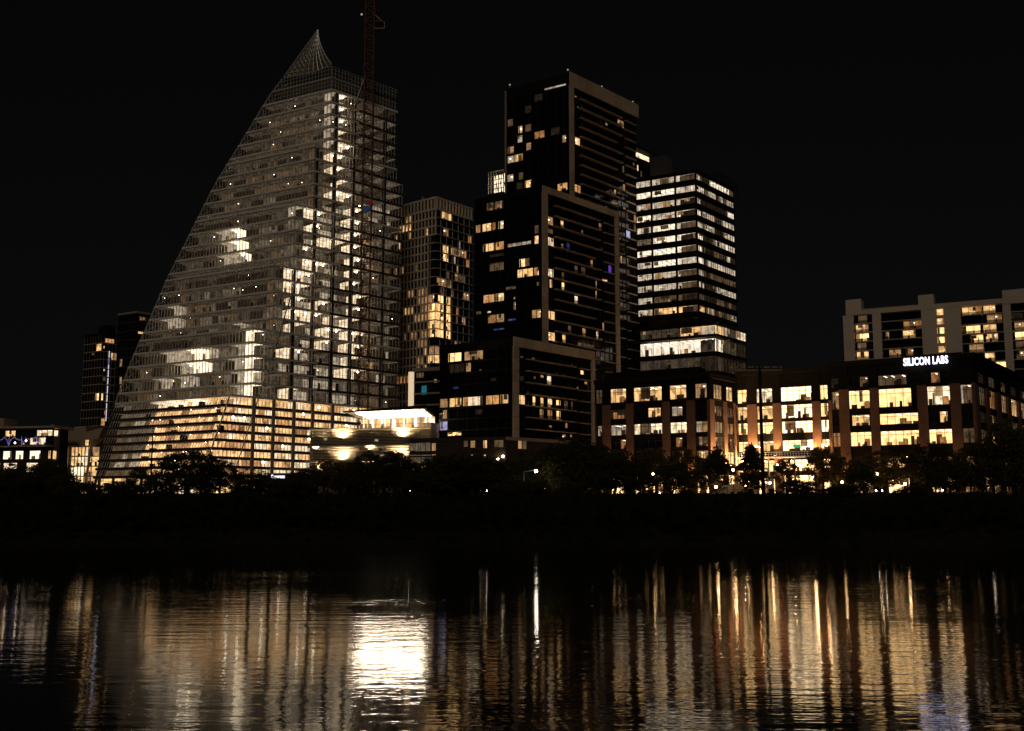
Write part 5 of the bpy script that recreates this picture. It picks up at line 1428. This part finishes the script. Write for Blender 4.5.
def tree_proto(kind, seed):
    rnd = random.Random(seed)
    tr, cr = MB(), MB()
    if kind == 'round':
        th, crad, ch, cc, ncl, lm, cl = 1.6, 3.7, 4.2, 5.6, 90, 'leaf', (.8, 1.5)
    elif kind == 'loose':
        th, crad, ch, cc, ncl, lm, cl = 2.2, 3.2, 4.0, 5.9, 60, 'leaf2', (.6, 1.25)
    elif kind == 'cone':
        th, crad, ch, cc, ncl, lm, cl = 1.2, 2.5, 4.5, 5.4, 76, 'leaf', (.45, .95)
    else:
        th, crad, ch, cc, ncl, lm, cl = 1.0, 3.9, 4.4, 5.3, 110, 'leaf', (.9, 1.7)
    pts = [Vector((0, 0, -.4)), Vector((rnd.uniform(-.15, .15), rnd.uniform(-.15, .15), th * .5)), Vector((rnd.uniform(-.3, .3), rnd.uniform(-.3, .3), th)), Vector((rnd.uniform(-.4, .4), rnd.uniform(-.4, .4), cc + 1))]
    for (p, q), (r0, r1) in zip(zip(pts, pts[1:]), ((.30, .24), (.24, .19), (.19, .06))): tr.tube(p, q, r0, 'bark', 8, r1)
    for i in range(ncl):
        while True:
            d = Vector((rnd.uniform(-1, 1), rnd.uniform(-1, 1), rnd.uniform(-1, 1)))
            if d.length < 1: break
        if rnd.random() < .6: d = d.normalized() * rnd.uniform(.72, 1.02)
        rr = crad
        if kind == 'cone': rr = crad * (1.0 - .82 * (d.z * .5 + .5)) * 1.25
        c = Vector((d.x * rr, d.y * rr, cc + d.z * ch))
        leaf_quads(cr, c, rnd.uniform(*cl), 74, .21, lm, rnd)
        if i % 4 == 0:
            st = pts[2] + (pts[3] - pts[2]) * max(0, min(1, (c.z - th) / (cc - th + 2) * .7))
            mid = (st + c) / 2 + Vector((0, 0, -.25)); tr.tube(st, mid, .09, 'bark', 5, .06); tr.tube(mid, c, .06, 'bark', 5, .02)
    # stray sprays that break the outline
    for i in range(ncl // 2):
        d = Vector((rnd.gauss(0, 1), rnd.gauss(0, 1), rnd.gauss(0, 1))).normalized()
        rr = crad if kind != 'cone' else crad * (1.0 - .8 * (d.z * .5 + .5)) * 1.25
        leaf_quads(cr, Vector((d.x * rr * 1.1, d.y * rr * 1.1, cc + d.z * ch * 1.08)), .45, 14, .2, lm, rnd)
    root = bpy.data.objects.new('tree', None); COL.objects.link(root)
    tr.build('trunk', root); cr.build('crown', root)
    return root
PROTO = {}
for kd in ('round', 'loose', 'cone', 'wide'):
    PROTO[kd] = [tree_proto(kd, 5 + len(kd)), tree_proto(kd, 50 + len(kd) * 3)]
USED = set()
def plant(px, topy, Y, wpx, kind, label, group):
    i = R.randrange(2); src = PROTO[kind][i]
    gz = ground_z(Y) - .2
    topy -= (9 if px > 830 else 6) if topy < 484 else 4; wpx *= 1.3; top = P(px, topy, Y); hgt = top.z - gz
    if (kind, i) not in USED: USED.add((kind, i)); o = src
    else:
        o = src.copy(); COL.objects.link(o)
        for ch in src.children:
            c = ch.copy(); COL.objects.link(c); c.parent = o
    o.location = (top.x, Y, gz); o.rotation_euler = (0, 0, R.uniform(0, 6.28))
    base_h = {'round': 10.3, 'loose': 10.4, 'cone': 10.4, 'wide': 10.2}[kind]; base_w = {'round': 9.2, 'loose': 7.8, 'cone': 6.2, 'wide': 10}[kind]
    w = wpx / F * Y
    o.scale = (w / base_w, w / base_w, hgt / base_h)
    tag(o, label, 'tree', group)
GT = 'trees along the far bank'
trees = [
 (12, 470, 236, 46, 'wide', 'broad dark tree at the far left end of the bank, below the terrace office'),
 (52, 464, 238, 34, 'round', 'dark round tree in front of the brick end wall of the terrace office'),
 (80, 486, 232, 30, 'loose', 'low dark tree below the glowing glass hall'),
 (101, 485, 232, 26, 'loose', 'small dark tree at the left foot of the sail-shaped tower'),
 (142, 472, 238, 24, 'round', 'small round tree silhouetted on the lit podium beside the thin pole'),
 (127, 486, 230, 26, 'wide', 'low spreading tree left of the small round tree and the thin pole'),
 (190, 456, 236, 56, 'round', 'large dark round tree in front of the middle of the lit podium'),
 (226, 466, 238, 22, 'loose', 'slender loose tree to the right of the large round podium tree'),
 (252, 475, 236, 40, 'wide', 'broad dark tree in front of the podium corner'),
 (290, 481, 234, 44, 'wide', 'spreading dark tree in front of the pavilion with the small sign'),
 (328, 465, 240, 32, 'loose', 'thin loose tree before the left end of the louvered building'),
 (385, 454, 240, 58, 'loose', 'tall airy tree in front of the louvered terrace building'),
 (352, 475, 234, 36, 'wide', 'dark tree between the thin tree and the airy tree at the louvered building'),
 (464, 455, 238, 78, 'wide', 'big dome-shaped dark tree in front of the low brick building'),
 (424, 478, 233, 40, 'round', 'dark tree at the left foot of the dome-shaped tree'),
 (510, 485, 231, 40, 'wide', 'low dark tree left of the white street lamp'),
 (552, 470, 252, 26, 'loose', 'pale-lit loose tree behind the white street lamp'),
 (575, 442, 252, 66, 'wide', 'tallest broad dark tree at the left end of the brick office block'),
 (614, 455, 250, 50, 'round', 'dark round tree against the left piers of the brick office block'),
 (656, 453, 252, 32, 'loose', 'lamp-lit loose tree in front of the middle piers of the brick office block'),
 (640, 466, 246, 30, 'round', 'dark round tree under the lamp-lit loose tree'),
 (684, 455, 251, 34, 'loose', 'reddish loose tree against the right half of the brick office block'),
 (716, 450, 246, 32, 'cone', 'cone-shaped tree at the left edge of the bright entrance court'),
 (751, 449, 246, 30, 'cone', 'cone-shaped tree directly left of the tall pole'),
 (786, 464, 250, 22, 'loose', 'orange-lit thin tree right of the tall pole in the entrance court'),
 (822, 452, 249, 28, 'loose', 'loose tree at the right edge of the entrance court'),
 (800, 484, 239, 34, 'wide', 'low dark spreading tree just right of the tall pole'),
 (848, 462, 248, 34, 'loose', 'lamp-lit tree below the leftmost piers of the brick corner block'),
 (886, 456, 248, 42, 'loose', 'golden lamp-lit tree in front of the middle bays of the brick corner block'),
 (930, 450, 246, 44, 'round', 'dark round tree under the right bays of the brick corner block'),
 (968, 454, 248, 32, 'round', 'dark tree at the corner of the brick corner block'),
 (1010, 428, 240, 58, 'wide', 'tall dark tree at the far right edge of the bank'),
 (985, 468, 238, 34, 'loose', 'loose tree left of the tall right-edge tree'),
 (840, 488, 236, 36, 'wide', 'low dark tree left of the car headlights'),
 (915, 489, 236, 34, 'wide', 'low dark tree right of the car headlights'),
 (32, 480, 234, 34, 'round', 'low dark tree between the broad left-end tree and the terrace office end wall'),
 (65, 480, 233, 30, 'wide', 'dark tree in front of the left edge of the glass hall'),
 (117, 484, 236, 24, 'round', 'small dark tree in front of the silver end of the podium'),
 (162, 478, 235, 30, 'wide', 'low dark tree right of the slim pole'),
 (208, 470, 234, 34, 'round', 'dark tree leaning against the large round podium tree'),
 (240, 482, 233, 30, 'loose', 'low loose tree below the podium corner'),
 (272, 483, 236, 28, 'round', 'dark round tree directly under the small glowing sign'),
 (308, 474, 238, 34, 'round', 'dark round tree at the gap between pavilion and louvered building'),
 (342, 468, 237, 34, 'loose', 'loose tree in front of the lower left lamps of the louvered building'),
 (367, 468, 235, 40, 'round', 'dark round tree under the left half of the airy tree'),
 (405, 466, 236, 36, 'round', 'dark round tree under the right half of the airy tree'),
 (440, 464, 235, 46, 'wide', 'broad dark tree overlapping the left of the dome-shaped tree'),
 (490, 466, 236, 40, 'round', 'dark round tree overlapping the right of the dome-shaped tree'),
 (568, 462, 247, 40, 'wide', 'dark broad tree overlapping the left of the tallest broad tree'),
 (597, 452, 247, 46, 'wide', 'dark broad tree overlapping the right of the tallest broad tree'),
 (630, 462, 247, 36, 'round', 'dark round tree before the second bay of the brick office block'),
 (672, 468, 246, 36, 'round', 'dark round tree before the reddish loose tree'),
 (700, 474, 245, 30, 'loose', 'low loose tree left of the cone-shaped court tree'),
 (862, 474, 243, 34, 'round', 'dark round tree between the two lamp-lit trees'),
 (948, 466, 243, 40, 'wide', 'broad dark tree before the corner trees of the brick corner block'),
 (524, 458, 256, 40, 'wide', 'dark broad tree behind the post of the white street lamp'),
 (550, 454, 257, 40, 'round', 'dark round tree right of the white street lamp, under the stepped tower'),
 (530, 484, 238, 30, 'wide', 'low dark shrub-like tree at the foot of the white street lamp'),
]
for t in trees: plant(*t, GT)
for kd in PROTO:
    for i in range(2):
        if (kd, i) not in USED:
            o = PROTO[kd][i]
            for c in list(o.children): bpy.data.objects.remove(c)
            bpy.data.objects.remove(o)
# terrace shrub on the louvered building roof
# undergrowth of the bank
mb = MB(); rnd = random.Random(3)
for i in range(1500):
    Y = rnd.uniform(199.5, 239) if i < 1000 else rnd.uniform(229, 238.5)
    x = rnd.uniform(-.50, .50) * Y
    gz = ground_z(Y); px = 512 + x / Y * F
    tall = (2.6 if px < 690 else 1.5) if Y > 226 else 2.6
    if 690 < px < 765 and Y > 226: tall = .8
    hgt = rnd.uniform(.5, 1.0) * tall * (.75 + .5 * math.sin(px * .045) * math.sin(px * .013 + 1))
    hgt = max(.5, hgt)
    leaf_quads(mb, (x, Y, gz + hgt * .45), hgt * rnd.uniform(.7, 1.0), 46, .24, 'leafd', rnd, .8)
for i in range(900):
    Y = rnd.uniform(202.5, 213); x = rnd.uniform(-.5, .5) * Y; px = 512 + x / Y * F
    top = 8.7 + .75 * math.sin(px * .021 + 2) * math.sin(px * .057) + .5 * math.sin(px * .13 + 1) + rnd.uniform(-.5, .35)
    if px > 690: top = min(top, 9.2) - .15
    if i % 3: top -= rnd.uniform(.6, 5.0)
    z = max(ground_z(Y) + .4, top - .8)
    leaf_quads(mb, (x, Y, z), rnd.uniform(.8, 1.35), 60, .24, 'leafd', rnd, .85)
tag(mb.build('undergrowth'), 'dark tangled undergrowth covering the river bank', 'vegetation', None, 'stuff')

# ================================================================== street lamps, poles, cars, bins, fence
def street_lamp(px, py, Y, label, mat='globe', r=.24, post='black', arm=None, group='street lamps along the bank road'):
    p = P(px, py, Y); gz = ground_z(Y)
    x0 = p.x if arm is None else P(arm, py, Y).x
    T = thing('street_lamp', label, 'street lamp', (x0, Y, gz), group)
    mb = MB(); mb.tube((x0, Y, gz - .2), (x0, Y, max(p.z - r * .9, gz + .5)), .09, post, 8, .06); mb.tube((x0, Y, gz), (x0, Y, gz + .5), .16, post, 8)
    if arm is not None: mb.tube((x0, Y, p.z - .15), (p.x, Y, p.z + .2), .06, post, 6)
    mb.build('post', T)
    mb = MB(); mb.ball((p.x, Y, p.z), r, mat, 10, 7); mb.build('globe', T)
    mb = MB(); mb.tube((p.x, Y, p.z + r * .85), (p.x, Y, p.z + r * 1.3), r * .7, post, 8, r * .2); mb.build('cap', T)
street_lamp(536, 471, 244.6, 'tall pale street lamp with a side arm and a white globe', 'globew', .34, 'steel', 524)
lamps = [
 (591, 486, 253, 'globe lamp glowing below the broad tree left of the brick office block'), (607.5, 483, 253, 'second glowing globe lamp, right of the one below the broad tree'),
 (631.5, 483, 253, 'globe lamp under the left bays of the brick office block'), (653, 474, 247, 'globe lamp behind the lamp-lit loose tree'), (660, 493, 253, 'low globe lamp at the foot of the lamp-lit loose tree'),
 (687, 493, 253, 'low globe lamp left of the cone-shaped tree'), (691.5, 482, 253, 'high globe lamp left of the cone-shaped tree'), (745, 485, 255, 'globe lamp between the two cone-shaped trees'), (733, 470, 262, 'globe lamp high at the back of the entrance court'),
 (770, 483, 258, 'globe lamp right of the tall pole in the court'), (877, 474, 244, 'globe lamp under the golden lamp-lit tree'), (936, 485, 253, 'globe lamp behind trees under the right bays of the brick corner block'), (906, 457, 253.5, 'globe lamp high on the brick corner block side of the road'),
 (943, 490, 253, 'low globe lamp right of the car headlights'), (812, 478, 256, 'globe lamp at the right side of the entrance court'), (989, 487, 250, 'globe lamp left of the tall right-edge tree'), (350, 478, 250, 'globe lamp before the louvered building'),
 (419, 471, 250, 'globe lamp right of the airy tree'), (842, 482, 244.2, 'globe lamp below the lamp-lit tree at the left end of the brick corner block'), (905, 484, 244.2, 'globe lamp to the right of the car headlights'), (716, 487, 243.5, 'globe lamp in front of the left cone-shaped tree'), (545, 488, 246, 'globe lamp low to the right of the white street lamp'), (121, 507, 229, 'low path lamp on the bank below the glass hall')]
for i, (px, py, Y, lb) in enumerate(lamps):
    faint = lb.startswith('low path') or i in (4, 15, 16, 17, 21)
    street_lamp(px, py, Y, lb, 'spot' if faint else 'globe', .22 if faint else .27)

def mast(px, y_top, y_bot, Y, r, name, label, cross=None):
    p = P(px, y_top, Y); gz = ground_z(Y)
    T = thing(name, label, 'pole', (p.x, Y, gz))
    mb = MB(); mb.tube((p.x, Y, gz - .3), (p.x, Y, p.z), r, 'black', 10, r * .7); mb.tube((p.x, Y, gz - .1), (p.x, Y, gz + .6), r * 1.5, 'black', 10); mb.build('shaft', T)
    if cross:
        mb = MB(); x0, x1 = P(cross[0], y_top, Y).x, P(cross[1], y_top, Y).x
        for z in (p.z - .1, p.z - .75): xbox(mb, x0, x1, Y - .12, Y + .12, z - .09, z + .09, 'beige')
        mb.build('crossarm', T)
        n = 6
        for i in range(n):
            x = x0 + (x1 - x0) * (i + .5) / n; mb = MB(); mb.tube((x, Y - .35, p.z - .2), (x, Y + .05, p.z - .05), .22, 'charcoal', 8, .12); mb.build('floodlight', T)
mast(759.5, 366.5, 503, 226, .42, 'floodlight_mast', 'tall dark pole with a wide crossarm of unlit floodlights in front of the entrance court', (735, 782))
mast(152.8, 436, 490, 236, .2, 'slim_pole', 'slim dark pole in front of the lit podium, right of the small round tree')

def car(px, py, Y, label, heading=0.0):
    p = P(px, py, Y); x = p.x; z = 10.012
    T = thing('parked_car', label, 'car', (x, Y, z), 'cars on the bank road')
    W = .92; prof = [(-2.1, .35), (-2.15, .75), (-1.9, .92), (-1.0, 1.0), (-.45, 1.45), (.9, 1.48), (1.6, 1.05), (2.1, .95), (2.15, .4)]
    # nose towards the camera (-y)
    mb = MB()
    l = [(x - W, Y + a, z + b) for a, b in prof]; r = [(x + W, Y + a, z + b) for a, b in prof]
    n = len(prof); i0 = len(mb.v); mb.v += l + r; k = mb.mi('carpaint')
    mb.f.append(tuple(range(i0, i0 + n))); mb.f.append(tuple(range(i0 + 2 * n - 1, i0 + n - 1, -1))); mb.m += [k, k]
    for i in range(n): j = (i + 1) % n; mb.f.append((i0 + i, i0 + j, i0 + n + j, i0 + n + i)); mb.m.append(k)
    mb.build('body', T)
    mb = MB(); mb.poly([(x - W * .85, Y - .99, z + 1.03), (x + W * .85, Y - .99, z + 1.03), (x + W * .8, Y - .5, z + 1.42), (x - W * .8, Y - .5, z + 1.42)], 'glassdark'); mb.build('windscreen', T)
    for s in (-1, 1):
        for yy in (-1.35, 1.3):
            mb = MB(); mb.tube((x + s * (W - .18), Y + yy, z + .33), (x + s * (W + .02), Y + yy, z + .33), .33, 'rubber', 14); mb.build('wheel', T)
        mb = MB(); mb.ball((x + s * .66, Y - 2.12, z + .72), .15, 'head', 8, 6); mb.build('headlight', T)
    mb = MB(); xbox(mb, x - .3, x + .3, Y - 2.2, Y - 2.16, z + .45, z + .58, 'white'); mb.build('number_plate', T)
car(876, 492, 244.5, 'dark car facing the water with both headlights on, under the golden lamp-lit tree')
car(408, 493, 244.5, 'dark car with headlights on, half hidden below the airy tree')
car(484, 493, 244.5, 'dark car with headlights on, half hidden under the dome-shaped tree')

for px, lb in ((751, 'dark litter bin just left of the tall pole'), (771.7, 'dark litter bin just right of the tall pole')):
    Y = 239.6; p = P(px, 499, Y)
    T = thing('litter_bin', lb, 'litter bin', (p.x, Y, 10), 'litter bins on the bank')
    mb = MB(); xbox(mb, p.x - .42, p.x + .42, Y - .4, Y + .4, 10, 11.1, 'charcoal'); mb.build('body', T)
    mb = MB(); xbox(mb, p.x - .48, p.x + .48, Y - .46, Y + .46, 11.1, 11.25, 'steel'); mb.build('lid', T)

# low timber fence along the court
Y = 240.4
x0, x1 = P(697, 495, Y).x, P(758, 495, Y).x
T = thing('low_fence', 'low timber rail fence along the bank in front of the entrance court', 'fence', (x0, Y, 10))
mb = MB()
for z in (10.45, 10.85): xbox(mb, x0, x1, Y - .04, Y + .04, z, z + .12, 'wood')
mb.build('rail', T)
x = x0
while x <= x1 + .01:
    mb = MB(); xbox(mb, x - .06, x + .06, Y - .08, Y + .08, 9.9, 11.05, 'wood'); mb.build('post', T); x += (x1 - x0) / 8

# lit stone wall at the back of the court (ground storey level)
O = corner(756, 480, 262); fw_ = Fr(O, 20, True)
T = thing('court_wall', 'pale lamp-lit low stone wall at the left side of the entrance court', 'wall', (O[0], O[1], 10))
mb = MB(); mb.box(fw_, 0, fw_.a(715, 485), -.5, 0, 10, 12.6, 'stone'); mb.build('stone_face', T)
mb = MB(); mb.box(fw_, -.1, fw_.a(715, 485), -.6, .1, 12.6, 12.8, 'stone'); mb.build('coping', T)

# ================================================================== light, world, camera
w = bpy.data.worlds.new('World'); scene.world = w; w.use_nodes = True
nt = w.node_tree; nt.nodes.clear()
sky = nt.nodes.new('ShaderNodeTexSky'); sky.sky_type = 'NISHITA'; sky.sun_disc = False
SUN_EL, SUN_AZ = 24.0, 186.0         # moon-like city glow from behind the camera, to the left
sky.sun_elevation = math.radians(SUN_EL); sky.sun_rotation = math.radians(SUN_AZ)
hs = nt.nodes.new('ShaderNodeHueSaturation'); hs.inputs['Saturation'].default_value = .12
bg = nt.nodes.new('ShaderNodeBackground'); bg.inputs['Strength'].default_value = .00045
wo = nt.nodes.new('ShaderNodeOutputWorld')
nt.links.new(sky.outputs[0], hs.inputs['Color']); nt.links.new(hs.outputs[0], bg.inputs['Color']); nt.links.new(bg.outputs[0], wo.inputs['Surface'])
sd = bpy.data.lights.new('moon', 'SUN'); sd.energy = .25; sd.angle = math.radians(12); sd.color = (1.0, .86, .70)
so = bpy.data.objects.new('moon', sd); COL.objects.link(so)
az, elv = math.radians(SUN_AZ), math.radians(SUN_EL)
to_sun = Vector((math.sin(az) * math.cos(elv), math.cos(az) * math.cos(elv), math.sin(elv)))
so.rotation_euler = (-to_sun).to_track_quat('-Z', 'Y').to_euler(); so.location = (0, 0, 300)

cd = bpy.data.cameras.new('camera'); co = bpy.data.objects.new('camera', cd); COL.objects.link(co)
cd.sensor_fit = 'HORIZONTAL'; cd.sensor_width = 36; cd.lens = F / 1024 * 36
cd.clip_start = .5; cd.clip_end = 9000
co.location = (0, 0, HC); co.rotation_euler = (math.pi / 2 + PITCH, 0, 0)
scene.camera = co
vs = scene.view_settings; vs.view_transform = 'Standard'; vs.look = 'None'; vs.exposure = 0; vs.gamma = 1
cy = scene.cycles
cy.use_denoising = True
try: cy.denoiser = 'OPENIMAGEDENOISE'; cy.denoising_input_passes = 'RGB_ALBEDO_NORMAL'
except Exception: pass
cy.max_bounces = 5; cy.diffuse_bounces = 2; cy.glossy_bounces = 3; cy.transparent_max_bounces = 24
cy.sample_clamp_indirect = 6.0
cy.use_light_tree = True
